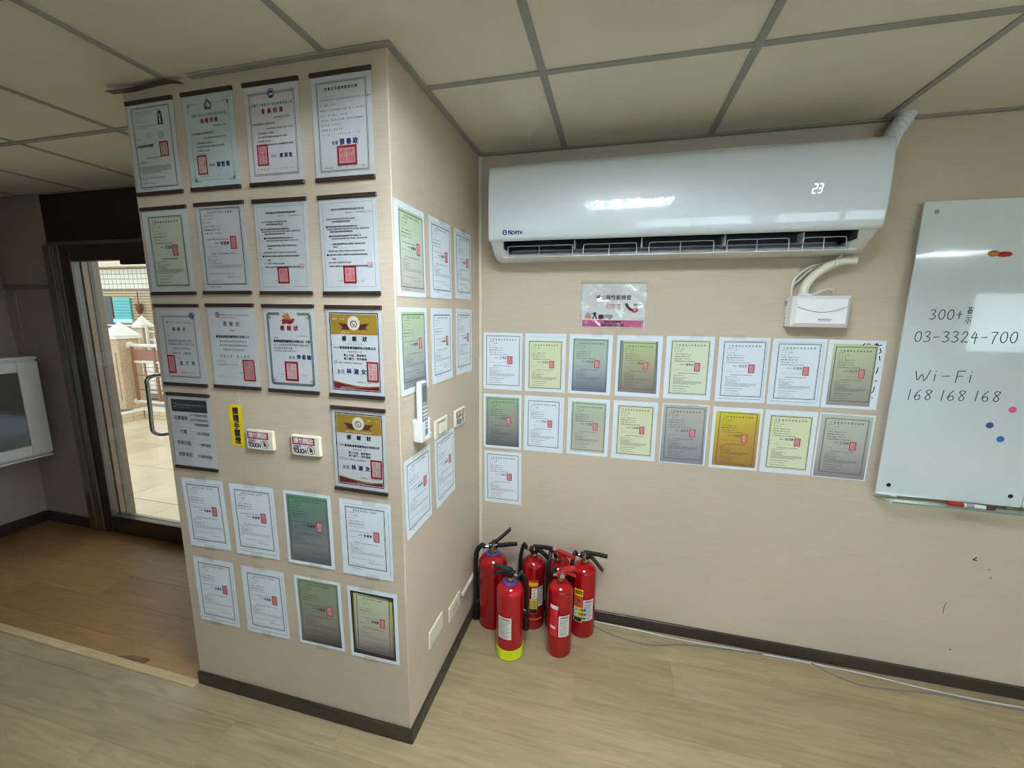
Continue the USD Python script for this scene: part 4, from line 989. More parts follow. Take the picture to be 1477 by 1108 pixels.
GRN = [(0, (152, 196, 152)), (.3, (160, 180, 160)), (.7, (150, 162, 168)), (1, (92, 94, 110))]
SHEETS = [
    # key, wall, template, frame rect, tilt, panel quad, stops, curl, signature, label
    ('b11', 'B', 'e', (.07, .05, .94, .925), 0, None, None, .001, '王鴻源', 'plain white certificate sheet, leftmost of the top row on the back wall'),
    ('b12', 'B', 'e', (.10, .13, .90, .94), 0, Q(.08, .115, .93, .955), [(0, (214, 224, 172)), (1, (216, 222, 178))], .001, '王鴻源', "yellow-green certificate copy, second from the corner in the back wall's top row"),
    ('b13', 'B', 'e', (.10, .085, .89, .915), 0, Q(.085, .07, .91, .955), [(0, (150, 190, 164)), (.35, (166, 186, 172)), (.7, (140, 152, 160)), (1, (88, 92, 112))], .001, '張孟宜', 'green certificate copy fading to dark slate, third in the top row on the back wall'),
    ('b14', 'B', 'e', (.125, .115, .875, .875), -.6, [(.07, .085), (.90, .09), (.93, .935), (.06, .925)], [(0, (184, 200, 132)), (.4, (168, 168, 124)), (1, (118, 104, 104))], .001, '王鴻源', 'olive certificate copy with teal edges, fourth in the top row on the back wall'),
    ('b15', 'B', 'e', (.115, .075, .905, .915), 0, Q(.09, .055, .92, .94), [(0, (212, 226, 184)), (1, (210, 222, 196))], .001, '陳坤永', 'pale mint-yellow certificate copy, fifth in the top row on the back wall'),
    ('b16', 'B', 'e', (.10, .065, .92, .91), 0, None, None, .001, '張孟宜', 'white certificate sheet left of the sheet directly under the pump box'),
    ('b17', 'B', 'e', (.115, .075, .90, .905), 0, None, None, .001, '王鴻源', 'white certificate sheet with doubled border lines directly under the pump box'),
    ('b18', 'B', 'e', (.135, .095, .855, .895), 0, Q(.09, .055, .87, .955), [(0, (192, 210, 150)), (.4, (172, 180, 146)), (1, (148, 138, 128))], .002, '張孟宜', 'green-grey certificate copy with black brush marks down its right edge'),
    ('b21', 'B', 'e', (.10, .08, .90, .90), 0, Q(.05, .05, .94, .955), [(0, (150, 186, 138)), (.35, (146, 154, 134)), (.55, (140, 142, 132)), (1, (84, 82, 86))], .001, '王鴻源', "green certificate copy darkening downwards, leftmost of the back wall's second row"),
    ('b22', 'B', 'e', (.10, .085, .885, .915), 0, None, None, .001, '王鴻源', 'white certificate sheet, second in the second row on the back wall'),
    ('b23', 'B', 'e', (.115, .085, .90, .91), 0, Q(.09, .06, .92, .945), [(0, (182, 206, 164)), (.3, (170, 180, 156)), (1, (186, 184, 164))], .001, '王鴻源', 'pale sage certificate copy, third in the second row on the back wall'),
    ('b24', 'B', 'e', (.115, .085, .90, .915), 0, Q(.09, .07, .92, .935), [(0, (214, 222, 170)), (1, (220, 222, 184))], .001, '王鴻源', 'cream-yellow certificate copy, fourth in the second row on the back wall'),
    ('b25', 'B', 'e', (.09, .06, .925, .92), .4, Q(.025, .02, .965, .985), [(0, (176, 178, 166)), (.4, (166, 168, 164)), (1, (128, 130, 138))], .0012, '張孟宜', 'full grey certificate copy with thin white margin on the back wall'),
    ('b26', 'B', 'e', (.14, .085, .90, .92), -.4, Q(.065, .07, .955, .955), [(0, (214, 206, 30)), (.25, (198, 170, 40)), (.6, (186, 136, 44)), (1, (160, 112, 34))], .001, '王鴻源', 'golden yellow and orange certificate copy in the second row on the back wall'),
    ('b27', 'B', 'e', (.12, .09, .905, .915), 0, Q(.10, .075, .92, .935), [(0, (214, 226, 170)), (1, (218, 226, 186))], .001, '楊孝慶', 'pale lime certificate copy, second from the right in the second row'),
    ('b28', 'B', 'e', (.115, .075, .905, .915), 0, Q(.03, .02, .97, .985), [(0, (184, 196, 172)), (.5, (172, 176, 166)), (1, (138, 124, 130))], .002, '王鴻源', 'sage to mauve certificate copy at the right end of the second row'),
    ('b31', 'B', 'e', (.075, .06, .925, .93), 0, None, None, .001, '王鴻源', 'single white certificate sheet alone in the third row on the back wall'),
    ('s11', 'S', 'r', (.14, .09, .93, .90), 0, Q(.12, .065, .95, .945), [(0, (178, 206, 160)), (.4, (184, 200, 172)), (1, (186, 178, 172))], .001, '徐國勇', 'green certificate copy at the upper left of the column side'),
    ('s12', 'S', 'r', (.12, .08, .94, .90), 0, None, None, .001, '徐國勇', 'white certificate sheet in the middle of the top row on the column side'),
    ('s13', 'S', 'r', (.12, .08, .94, .90), 0, None, None, .001, '徐國勇', 'white certificate sheet at the right of the top row on the column side'),
    ('s21', 'S', 'r', (.12, .075, .90, .86), 0, Q(.10, .05, .92, .93), [(0, (168, 202, 144)), (.4, (170, 184, 160)), (.75, (150, 160, 160)), (1, (126, 118, 126))], .0015, '徐國勇', 'green certificate copy behind the top of the remote control on the column side'),
    ('s22', 'S', 'r', (.12, .085, .90, .89), 0, None, None, .001, '徐國勇', 'white certificate sheet right of the remote control on the column side'),
    ('s23', 'S', 'r', (.12, .085, .90, .89), 0, None, None, .001, '徐國勇', 'white certificate sheet nearest the corner in the middle row on the column side'),
    ('s31', 'S', 'r', (.10, .07, .93, .90), 0, None, None, .003, '徐國勇', 'white certificate sheet under the remote control holder'),
    ('s32', 'S', 'r', (.11, .07, .93, .90), 0, None, None, .003, '徐國勇', 'white certificate sheet under the light switch on the column side'),
    ('f51', 'F', 'r', (.10, .085, .90, .90), 0, None, None, .0015, '徐國勇', 'white certificate sheet under the price list on the column front'),
    ('f52', 'F', 'r', (.10, .075, .90, .89), 0, None, None, .002, '徐國勇', 'white certificate sheet left of the dark green copy on the column front'),
    ('f53', 'F', 'r', (.10, .075, .91, .90), 0, Q(.06, .045, .93, .955), [(0, (92, 148, 110)), (.25, (92, 124, 110)), (.5, (98, 116, 118)), (.75, (124, 132, 124)), (1, (78, 86, 98))], .0015, '徐國勇', 'dark green certificate copy fading to slate on the column front'),
    ('f54', 'F', 'r', (.11, .09, .88, .885), 0, None, None, .002, '徐國勇', 'white certificate sheet under the lower gold-topped appreciation poster'),
    ('f61', 'F', 'r', (.11, .08, .90, .90), 0, None, None, .0015, '徐國勇', 'white certificate sheet at the lower left of the column front'),
    ('f62', 'F', 'r', (.13, .09, .90, .89), 0, None, None, .002, '徐國勇', 'white certificate sheet left of the green-brown copy in the lowest row'),
    ('f63', 'F', 'r', (.10, .06, .92, .90), 0, Q(.06, .04, .94, .955), [(0, (128, 156, 112)), (.35, (134, 142, 118)), (.7, (136, 130, 112)), (.9, (96, 90, 78)), (1, (62, 56, 50))], .0015, '徐國勇', 'green certificate copy fading to brown in the lowest row of the column front'),
    ('f64', 'F', 'r', (.17, .10, .84, .87), -1.0, None, None, .002, '徐國勇', "certificate copy on a yellow and black ground at the column front's lower right"),
]


def sheet_xf(wall, x, y, a, off=0.):
    c, s = math.cos(a), math.sin(a)
    if wall == 'S':
        ex, ey, ez = (0, c, s), (0, -s, c), (1, 0, 0); p = (off, x, y)
    else:
        ex, ey, ez = (c, 0, s), (-s, 0, c), (0, -1, 0); p = (x, (-D if wall == 'F' else 0) - off, y)
    return place(p, basis=(ex, ey, ez))


PWD, PHT = .210, .297
for n, (key, wall, tpl, fr, tilt, quad, stops, curl, sign, label) in enumerate(SHEETS):
    x, y, a = POS[key]
    t = thing('certificate_sheet', label, 'certificate', None, sheet_xf(wall, x, y, a))
    bend = mk_bend(n, .0014, curl); pw, ph = PWD - .002, PHT
    part('paper', paper_mesh(pw, ph, bend), 'paper', t)
    S = Sheet(pw, ph); whole = S.frame()
    if quad is not None:
        tint_panel(whole, quad, stops, t, bend)
        if key == 'b14':
            for q in ([(.07, .085), (.125, .085), (.10, .92), (.06, .925)], [(.86, .09), (.90, .09), (.93, .93), (.90, .93)]):
                tint_panel(whole, [q[0], q[1], q[2], q[3]], [(0, (70, 120, 116)), (1, (112, 110, 112))], t, bend, .0012)
    if key == 'f64':
        tint_panel(whole, Q(.06, .06, .93, .95), [(0, (44, 44, 30)), (.5, (70, 60, 36)), (1, (40, 30, 38))], t, bend)
        tint_panel(whole, [(.12, .085), (.90, .12), (.91, .90), (.10, .88)], [(0, (196, 190, 40)), (.4, (184, 170, 80)), (.8, (140, 110, 70)), (1, (70, 54, 60))], t, bend, .0011)
        tint_panel(whole, [(.155, .085), (.83, .10), (.88, .90), (.13, .89)], [(0, (198, 206, 160)), (.4, (184, 184, 156)), (.75, (168, 160, 148)), (1, (96, 84, 88))], t, bend, .0012)
    f = S.frame(*fr, tilt=tilt)
    (cert_estate if tpl == 'e' else cert_rental)(f, sign, pale='ink_grey' if stops is None else 'ink_dim')
    if key in ('b12', 'b16', 'b17', 'f51', 'f54', 's12', 's13', 's23'):
        whole.rect(.06, .055, .95, .0585, 'ink_pale', 'copy_edge_line')
    if key in ('b16', 'b17', 'f52', 'f62', 'f61'):
        whole.rect(.06, .945, .93, .950, 'ink_grey', 'copy_edge_line'); whole.rect(.945, .06, .950, .94, 'ink_pale', 'copy_edge_line')
    if key == 'f54':
        whole.rect(.945, .10, .950, .95, 'ink_grey', 'copy_edge_line')
    if key == 'b18':
        for st_ in ([(.60, .075), (.63, .045)], [(.67, .05), (.72, .052)], [(.80, .05), (.84, .07), (.83, .04), (.88, .075), (.92, .06)], [(.90, .11), (.93, .16), (.90, .18)], [(.91, .22), (.93, .28)], [(.92, .38), (.90, .47)], [(.915, .43), (.90, .47)], [(.90, .57), (.93, .58)], [(.91, .66), (.90, .72), (.88, .75)], [(.89, .82), (.905, .825)]):
            whole.stroke(st_, .0035, 'ink_black', 'brush_mark#%d' % len(S.order))
    S.emit(t, .0010 if quad is not None or key == 'f64' else .0007, bend)
    rs = random.Random(n + 50)
    if key in ('b16', 'b17', 'b18', 'b14', 'b15', 'b13', 's12', 's13', 'f51', 'f52', 'f53', 'f61', 'f62', 'f63', 'f54', 'f64', 's31', 's32', 'b25', 'b28'):
        tx_ = rs.uniform(-.03, .03); tp = m3_ = None
        zz = lambda a_, b_: .0012 + bend(np.array([a_]), np.array([b_]))[0]
        tw_, y0, y1 = .055, ph / 2 - .012, ph / 2 + .014
        v = np.array([(tx_ - tw_ / 2, y0, zz(tx_, y0)), (tx_ + tw_ / 2, y0, zz(tx_, y0)), (tx_ + tw_ / 2, ph / 2, zz(tx_, ph / 2)), (tx_ - tw_ / 2, ph / 2, zz(tx_, ph / 2)), (tx_ + tw_ / 2, y1, .0006), (tx_ - tw_ / 2, y1, .0006)])
        part('adhesive_tape', (v, np.array([[0, 1, 2, 3], [3, 2, 4, 5]])), 'tape', t)
        if wall == 'F':
            v = v * [1, -1, 1]; v[:, 2] = [zz(0, -y0), zz(0, -y0), zz(0, -ph / 2), zz(0, -ph / 2), .0006, .0006]
            part('adhesive_tape', (v, np.array([[0, 3, 2, 1], [3, 5, 4, 2]])), 'tape', t)

# ---- posters between brown rails
PW_, PH_ = .2130, .3110


def corner_scroll(f, u, v, sx, sy, mat, k=1.0):
    for r in (.055, .035, .018):
        a = np.linspace(0, 1.6 * np.pi, 12); f.stroke([(u + sx * k * (.045 + r * .7 * math.cos(q)), v + sy * k * (.035 + r * .5 * math.sin(q))) for q in a], .0012, mat, 'scroll_border')
    f.stroke([(u, v + sy * .16 * k), (u, v + sy * .02 * k), (u + sx * .02 * k, v), (u + sx * .22 * k, v)], .0014, mat, 'scroll_border')


def lines(f, rows, u, w_, h, mat='ink_grey', txt='本會特頒證書以資證明並感謝對公益活動之熱心贊助與支持本公司辦理租賃住宅相關業務'):
    for k, (v, frac) in enumerate(rows):
        n = max(3, int(frac * w_ * f.w / (h * f.h) * 1.0)); q = (txt[k * 5:] + txt + txt)[:n]
        f.text(q, u, v, h, mat, width=frac * w_)


def poster_licence(f):
    f.border(.09, .045, .915, .945, .0026, 'ink_frame'); f.border(.112, .06, .893, .930, .0008, 'ink_pale')
    lines(f, [(.085, .8), (.110, .5), (.135, .3), (.165, .22), (.195, .3), (.24, .72), (.262, .3)], .17, .70, .016, 'ink_pale')
    head = union_all([Point(.70, .145).buffer(.045), Polygon([(.655, .15), (.745, .15), (.755, .215), (.645, .215)])]); f.poly(head, 'ink_black', 'portrait_hair'); f.poly(Polygon([(.675, .135), (.725, .135), (.715, .185), (.685, .185)]), 'skin', 'portrait_face', 3)
    f.poly(Polygon([(.64, .255), (.66, .205), (.685, .195), (.715, .195), (.74, .205), (.76, .255)]), 'ink_black', 'portrait_coat', 3); f.poly(Polygon([(.68, .19), (.72, .19), (.71, .245), (.69, .245)]), 'label_white', 'portrait_shirt', 4)
    for k in range(5):
        f.rect(.36, .33 + .014 * k, .47, .3335 + .014 * k, 'ink_pale'); f.rect(.62, .33 + .016 * k, .74, .3345 + .016 * k, 'ink_grey')
    f.text('租 賃 一', .15, .385, .02, 'ink_grey'); f.text('內政部長徐國勇', .13, .455, .036, 'ink_black', 'signature', width=.36, bold=1); f.seal(.625, .44, .81, .605, '證書專用印', 'seal_pale')
    lines(f, [(.60, .6)], .30, .6, .018); lines(f, [(.645, .2), (.70, .88), (.72, .92), (.742, .90), (.764, .60)], .14, .74, .017); f.text('Minister', .14, .83, .022, 'ink_grey'); f.text('Hsu Kuo Yung', .30, .815, .034, 'ink_black', width=.34); lines(f, [(.885, .5), (.955, .35)], .14, .6, .015)


def poster_mint(f):
    for u, v, sx, sy in ((.09, .09, 1, 1), (.91, .09, -1, 1), (.09, .93, 1, -1), (.91, .93, -1, -1)):
        corner_scroll(f, u, v, sx, sy, 'ink_frame', .55)
    f.border(.10, .10, .90, .92, .0010, 'ink_pale')
    f.poly(LineString([(.44, .115), (.50, .065), (.56, .115), (.555, .155), (.445, .155), (.44, .115)]).buffer(.012), 'ink_frame', 'house_emblem'); f.poly(Polygon([(.46, .155), (.46, .12), (.49, .12), (.49, .155)]), 'ink_frame', 'house_emblem')
    f.text('桃園市租賃住宅服務商業同業公會', .5, .205, .030, 'ink_grey', align='c', width=.70, res=24); f.text('會籍證書', .5, .255, .052, 'ink_red', 'red_title', 'c', width=.38, bold=1, res=36)
    lines(f, [(.335, .36)], .56, .8, .020); lines(f, [(.40, .62)], .12, .72, .024, 'ink_blue'); lines(f, [(.455, .52)], .34, .90, .020); lines(f, [(.505, .50), (.545, .86), (.585, .38), (.625, .30)], .20, .66, .021, 'ink_blue')
    f.seal(.175, .645, .375, .855, '公會之印', 'seal_pale'); f.text('理事長', .41, .745, .030, 'ink_black'); f.text('廖智賢', .56, .73, .060, 'ink_blue', 'signature', width=.28, bold=1, res=36); f.text('中華民國一一○年三月一日', .20, .868, .016, 'ink_red', width=.6)


def poster_member(f):
    for k in range(2):
        f.border(.08 + .022 * k, .075 + .016 * k, .92 - .022 * k, .925 - .016 * k, .0014, 'ink_taupe')
    bd = [(.085 + .0205 * i, v) for i in range(41) for v in (.086, .914)] + [(u, .10 + .0205 * i) for i in range(39) for u in (.094, .906)]
    for u, v in bd:
        f.rect(u - .005, v - .004, u + .005, v + .004, 'ink_taupe', 'key_border')
    f.disc(.50, .092, .075, 'label_white', 'emblem_ground', 3); f.disc(.50, .092, .068, 'ink_blue', 'emblem', 4, .055); f.disc(.50, .097, .048, 'ink_blue', 'emblem', 4); f.poly(Polygon([(.455, .112), (.49, .085), (.51, .095), (.53, .085), (.55, .112)]), 'label_white', 'emblem_peak', 5)
    f.text('桃園市不動產仲介經紀商業同業公會', .5, .185, .028, 'ink_black', align='c', width=.76, res=24); f.text('會員證書', .5, .235, .056, 'ink_red', 'red_title', 'c', width=.44, bold=1, res=40)
    lines(f, [(.325, .42)], .52, .75, .020); lines(f, [(.378, .56)], .12, .74, .024, 'ink_black'); lines(f, [(.43, .62)], .36, .82, .020); lines(f, [(.475, .46), (.515, .82), (.555, .36), (.595, .98)], .20, .66, .021, 'ink_black')
    f.seal(.17, .60, .375, .82, '公會之印章', 'seal_pink'); f.text('理事長', .42, .715, .026, 'ink_grey'); f.text('黃振智', .57, .70, .052, 'ink_blue', 'signature', width=.26, bold=1, res=36); f.text('中華民國一一○年三月一日', .15, .850, .018, 'ink_black', width=.68)


def poster_register(f):
    for k in range(3):
        f.border(.075 + .014 * k, .055 + .0096 * k, .925 - .014 * k, .945 - .0096 * k, .0022 if k == 1 else .001, 'ink_sage' if k != 1 else 'ink_taupe')
    f.text('租賃住宅服務業登記證', .5, .115, .032, 'ink_black', align='c', width=.56, bold=1, res=36)
    rows = [('(109)桃市租登字第三一號', .195, .42, .014), ('公司名稱及地址：富通資產管理顧問股份有限公司桃園市', .222, .86, .021), ('統一編號：五四二七', .272, .34, .021), ('營業處所：桃園市桃園區中正路一段二十二號三樓之一', .322, .78, .021), ('負責人及代表人：林大明', .372, .46, .021), ('經營項目：租賃住宅代管業、租賃住宅包租業務', .418, .72, .021), ('登記性質：公司登記', .464, .34, .021), ('組織類型：股份有限', .512, .38, .021), ('許可文號：一○九府地價字第一二三號', .560, .66, .017)]
    for tx, v, w_, h in rows:
        f.text(tx, .13, v, h, 'ink_grey', width=w_)
    f.text('市長', .30, .635, .040, 'ink_blue', 'signature', bold=1); f.text('張善政', .42, .618, .062, 'ink_blue', 'signature', width=.34, bold=2, res=40)
    f.seal(.385, .685, .720, .885, '桃園市政府印地政局章', 'seal_pink', edge=.10); f.text('中華民國一○九年十一月二十三日', .15, .890, .018, 'ink_black', width=.55); f.text('補發', .80, .888, .016, 'ink_grey')


def poster_deposit(f, second=False):
    f.border(.055, .045, .93, .945, .0010, 'ink_taupe')
    f.text('中華民國租賃住宅服務業營業保證金繳存證明' if not second else '租賃住宅服務業營業保證金繳存證明書', .5, .105, .024, 'ink_black', align='c', width=.58, res=24)
    f.text('證明字號：一○九租保證字第一二三號', .46, .145, .018, 'ink_grey', width=.45)
    rows = [(.205, .12, .50, 0), (.232, .22, .32, 0), (.285, .14, .52, 1), (.312, .12, .74, 0), (.338, .17, .40, 0), (.385, .19, .52, 1), (.412, .20, .62, 0), (.470, .20, .58, 0), (.500, .22, .08, 0), (.545, .12, .64, 0), (.585, .13, .68, 1), (.630, .19, .06, 0), (.668, .12, .40, 0), (.708, .12, .70, 0)]
    for k, (v, u, w_, bl) in enumerate(rows):
        if bl:
            f.rect(u - .035, v, u - .005, v + .020, 'ink_black', 'check_square')
        f.text(('全國聯合會營業保證基金管理委員會繳存金額新臺幣元整公司名稱統一編號地址所在地' * 2)[k * 2: k * 2 + max(3, int(w_ * 44))], u, v, .020, 'ink_black' if k % 3 else 'ink_grey', width=w_)
    f.text('富通', .82, .70, .022, 'ink_grey'); f.seal(.80, .685, .885, .735, '印', 'label_white', 'seal_red', .05, 'small_seal')
    f.seal(.365 if not second else .375, .715, .59 if not second else .60, .905, '全國聯合會基金委員會印', 'seal_pink', edge=.13); f.text('中　華　民　國　一○九　年　十月', .25, .868, .017, 'ink_grey', width=.48)


def poster_blank_cert(f, seal=True):     # the rental certificate printed at poster size
    cert_rental(S_FRAME(f, .085, .055, .915, .90), '徐國勇')


def S_FRAME(f, x0, y0, x1, y1):
    return f.s.frame(x0, y0, x1, y1)


def poster_thanks(f, mode):
    if mode == 'blue':
        f.border(.14, .115, .875, .915, .0022, 'slate_blue'); f.border(.165, .13, .85, .90, .0007, 'slate_blue')
        for k in range(3):
            f.disc(.83 + .02 * (k - 1), .105 + .02 * (k % 2), .045, 'slate_blue', 'corner_flower', 3, .028)
        f.disc(.24, .195, .02, 'ink_taupe', 'emblem'); f.text('社團法人中華民國公益服務協會', .28, .188, .026, 'ink_pale', width=.52); f.text('感謝狀', .5, .262, .048, 'slate_blue', 'title', 'c', width=.36, bold=2, res=36); f.rect(.28, .335, .76, .337, 'ink_pale')
        lines(f, [(.365, .10)], .19, .7, .020); lines(f, [(.42, .86), (.465, .9)], .20, .68, .032, 'slate_blue', '富通資產管理顧問股份有限公司熱心公益一秉熱忱捐助善款嘉惠弱勢'); lines(f, [(.52, .6)], .30, .68, .03, 'slate_blue', '特頒此狀以資感謝之意'); f.text('關懷社會　永續經營', .28, .585, .028, 'ink_black', width=.44)
        f.seal(.14, .625, .325, .865, '協會印章', 'seal_pink', edge=.14); f.text('理事長', .38, .655, .022, 'ink_grey'); f.text('藍文亮', .40, .70, .060, 'slate_blue', 'signature', width=.40, bold=1, res=36); f.text('中華民國一一○年三月', .44, .845, .018, 'ink_grey', width=.32)
    elif mode == 'plain':
        f.disc(.225, .100, .045, 'ink_red', 'emblem', 2, .03); f.disc(.225, .10, .016, 'ink_red', 'emblem'); f.text('桃園市愛心慈善公益服務協會', .27, .092, .028, 'ink_taupe', width=.62, res=24); f.rect(.18, .135, .62, .139, 'ink_red', 'red_line')
        f.text('感謝狀', .5, .185, .060, 'ink_grey', 'title', 'c', width=.40, bold=1, res=36); f.text('茲感謝', .5, .285, .022, 'ink_grey', align='c'); f.text('富通資產管理顧問股份有限公司', .5, .355, .036, 'ink_black', align='c', width=.72, bold=1, res=24)
        for v, w_ in ((.42, .58), (.47, .60), (.525, .46)):
            f.text('捐贈急難救助基金善款嘉惠弱勢家庭愛心可嘉特此致謝'[:int(w_ * 28)], .5, v, .024, 'ink_grey', align='c', width=w_)
        f.text('善盡公益　愛心無限', .5, .60, .036, 'ink_grey', align='c', width=.66, res=24); lines(f, [(.675, .28), (.72, .66)], .10, .7, .018); f.seal(.66, .655, .915, .925, '公益協會之印信', 'seal_pink', edge=.10); f.text('理事長', .56, .82, .02, 'ink_grey'); f.text('中華民國一一○年三月一日', .10, .872, .016, 'ink_grey', width=.46)
    elif mode == 'dove':
        for u, v, sx, sy in ((.075, .075, 1, 1), (.925, .075, -1, 1), (.075, .93, 1, -1), (.925, .93, -1, -1)):
            corner_scroll(f, u, v, sx, sy, 'ink_frame', 1.)
        for k in range(34):
            v = .10 + .0245 * k
            for u in (.085, .915):
                f.disc(u, v, .023, 'ink_frame', 'scroll_border', 2, .010, 10)
        for k in range(32):
            u = .11 + .0252 * k
            if k < 8 or k > 23 or 1:
                f.disc(u, .925, .022, 'ink_frame', 'scroll_border', 2, .010, 10)
                if k < 9 or k > 22:
                    f.disc(u, .078, .022, 'ink_frame', 'scroll_border', 2, .010, 10)
        f.poly(Polygon([(.40, .135), (.35, .155), (.40, .17), (.46, .19), (.52, .20), (.58, .185), (.61, .15), (.63, .145), (.605, .13), (.57, .13), (.55, .145), (.50, .14)]), 'ink_red', 'dove_body'); f.poly(Polygon([(.50, .145), (.40, .125), (.37, .095), (.43, .10), (.42, .06), (.47, .085), (.49, .055), (.52, .09), (.55, .145)]), 'orange', 'dove_wing', 3); f.poly(Polygon([(.41, .165), (.36, .175), (.38, .185), (.35, .20), (.46, .19)]), 'ink_red', 'dove_tail', 3)
        f.text('感謝狀', .5, .215, .062, 'seal_red', 'red_title', 'c', width=.40, bold=2, res=40); lines(f, [(.33, .42)], .64, .5, .014); f.text('茲感謝', .17, .352, .024, 'ink_grey', width=.10); f.text('富通資產管理顧問股份有限公司　大愛', .17, .385, .036, 'ink_black', width=.72, bold=1, res=24)
        lines(f, [(.432, .94), (.472, .50)], .17, .74, .030, 'ink_grey', '熱心公益捐助本會急難救助基金嘉惠貧困善行義舉社會楷模'); lines(f, [(.512, .62)], .17, .7, .018)
        f.text('主任', .45, .575, .042, 'slate_blue', 'signature', width=.13, bold=1); f.text('李俊諭', .60, .560, .058, 'ink_blue', 'signature', width=.30, bold=2, res=40); f.seal(.36, .645, .625, .885, '公益協會印', 'seal_pale', edge=.14); f.text('中　華　民　國', .20, .80, .018, 'ink_grey', width=.3); f.text('年三月', .70, .80, .018, 'ink_grey')
    else:
        f.border(.060, .047, .940, .951, .0030, 'ink_black', 'black_border', 2)
        f.rect(.082, .066, .918, .285, 'gold', 'gold_banner', 2); f.rect(.082, .285, .918, .293, 'orange', 'orange_line', 3); f.text('中華民國　公益服務', .10, .115, .016, 'warm_white', 'banner_lettering', width=.24); f.text('社團法人　愛心協會', .66, .115, .016, 'warm_white', 'banner_lettering', width=.22)
        f.poly(Polygon([(.22, .165), (.38, .175), (.42, .235), (.40, .245), (.30, .235), (.24, .255), (.30, .215)]), 'ribbon', 'ribbon_tail', 3); f.poly(Polygon([(.78, .165), (.62, .175), (.58, .235), (.60, .245), (.70, .235), (.76, .255), (.70, .215)]), 'ribbon', 'ribbon_tail', 3)
        f.disc(.5, .165, .112, 'warm_white', 'emblem_ground', 4); a = np.linspace(.25, 2 * np.pi - .25, 20)
        f.stroke([(.5 + .055 * math.cos(q + 1.57 * 3), .175 - .034 * math.sin(q + 1.57 * 3) * 1.05) for q in a], .0026, 'ink_black', 'emblem', 5); f.stroke([(.47, .155), (.505, .20), (.52, .165)], .002, 'ink_black', 'emblem', 5)
        f.text('社團法人桃園市愛心公益服務協會', .5, .262, .020, 'warm_white', 'banner_lettering', 'c', width=.52, lev=4)
        f.text('感謝狀', .5, .315, .058, 'ink_black', 'title', 'c', width=.56, bold=2, res=40, sp=1.); f.text('Letter of Thanks', .5, .392, .022, 'ink_pale', align='c', width=.30)
        f.text('茲感謝', .115, .438, .022, 'ink_grey', width=.10); f.text('富通資產管理顧問股份有限公司', .22, .432, .034, 'ink_black', width=.66, bold=1, res=36); f.text('捐贈物資一批', .5, .482, .024, 'ink_grey', align='c', width=.26)
        f.text('熱心公益．澤被桑梓', .5, .520, .031, 'ink_black', align='c', width=.42, bold=1, res=24); f.text('愛心善行．至申感謝', .5, .560, .031, 'ink_black', align='c', width=.42, bold=1, res=24); f.disc(.135, .622, .028, 'slate_blue', 'small_emblem', 2, .02); f.text('社團法人桃園市愛心公益服務協會', .18, .615, .020, 'ink_grey', width=.44)
        f.text('主任', .15, .705, .050, 'slate_blue', 'signature', width=.15, bold=1, res=36); f.text('林淑女', .31, .690, .066, 'ink_blue', 'signature', width=.40, bold=2, res=40); f.seal(.70, .60, .915, .835, '公益協會印章', 'seal_pale', edge=.14, name='red_seal')
        f.text('中華民國一一○年三月一日', .50, .838, .018, 'ink_black', width=.38)
        us = np.linspace(.085, .915, 14); top = [(u, .853 + .052 * math.sin(min(1, (u - .085) / .62) * math.pi / 2) - .012 * max(0, (u - .7) / .2)) for u in us]
        f.poly(Polygon(top + [(.915, .932), (.085, .932)]), 'maroon', 'maroon_swoosh', 2); f.poly(Polygon([(a_, b_ - .012) for a_, b_ in top] + [(a_, b_ - .002) for a_, b_ in top[::-1]]), 'gold', 'gold_swoosh', 2)
        lines(f, [(.905, .9), (.918, .7)], .20, .6, .010, 'seal_pale')


def poster_price(f):
    f.rect(.075, .055, .915, .225, 'slate', 'dark_banner', 2); f.disc(.165, .135, .045, 'ink_sage', 'emblem', 3, .03); f.text('富通資產管理顧問股份有限公司', .225, .115, .034, 'ink_pale', 'banner_lettering', width=.64, lev=3, res=24); f.rect(.225, .165, .55, .17, 'ink_pale', 'banner_line', 3)
    for tx, v in (('收費標準', .285), ('代管', .475), ('房東出租', .635), ('房客承租', .80)):
        f.text(tx, .27 if tx != '代管' else .29, v, .062, 'ink_grey', align='c', width=.34 if len(tx) == 4 else .17, bold=1, res=36)
    for tx, v, w_ in (('依內政部租賃住宅規定', .245, .42), ('簽訂代管或包租契約', .310, .42), ('不動產租賃服務費', .375, .34)):
        f.text(tx, .91, v, .040, 'ink_grey', align='r', width=w_, res=24)
    for tx, v, w_ in (('10%月租金', .495, .30), ('一個月租金', .650, .28), ('0.5個月租金', .815, .34)):
        f.text(tx, .90, v, .048, 'ink_grey', align='r', width=w_, res=24, bold=1)
    for v in (.44, .60, .76):
        f.rect(.08, v, .91, v + .002, 'ink_pale', 'table_line'); f.rect(.47, v - .14, .472, v, 'ink_pale', 'table_line')


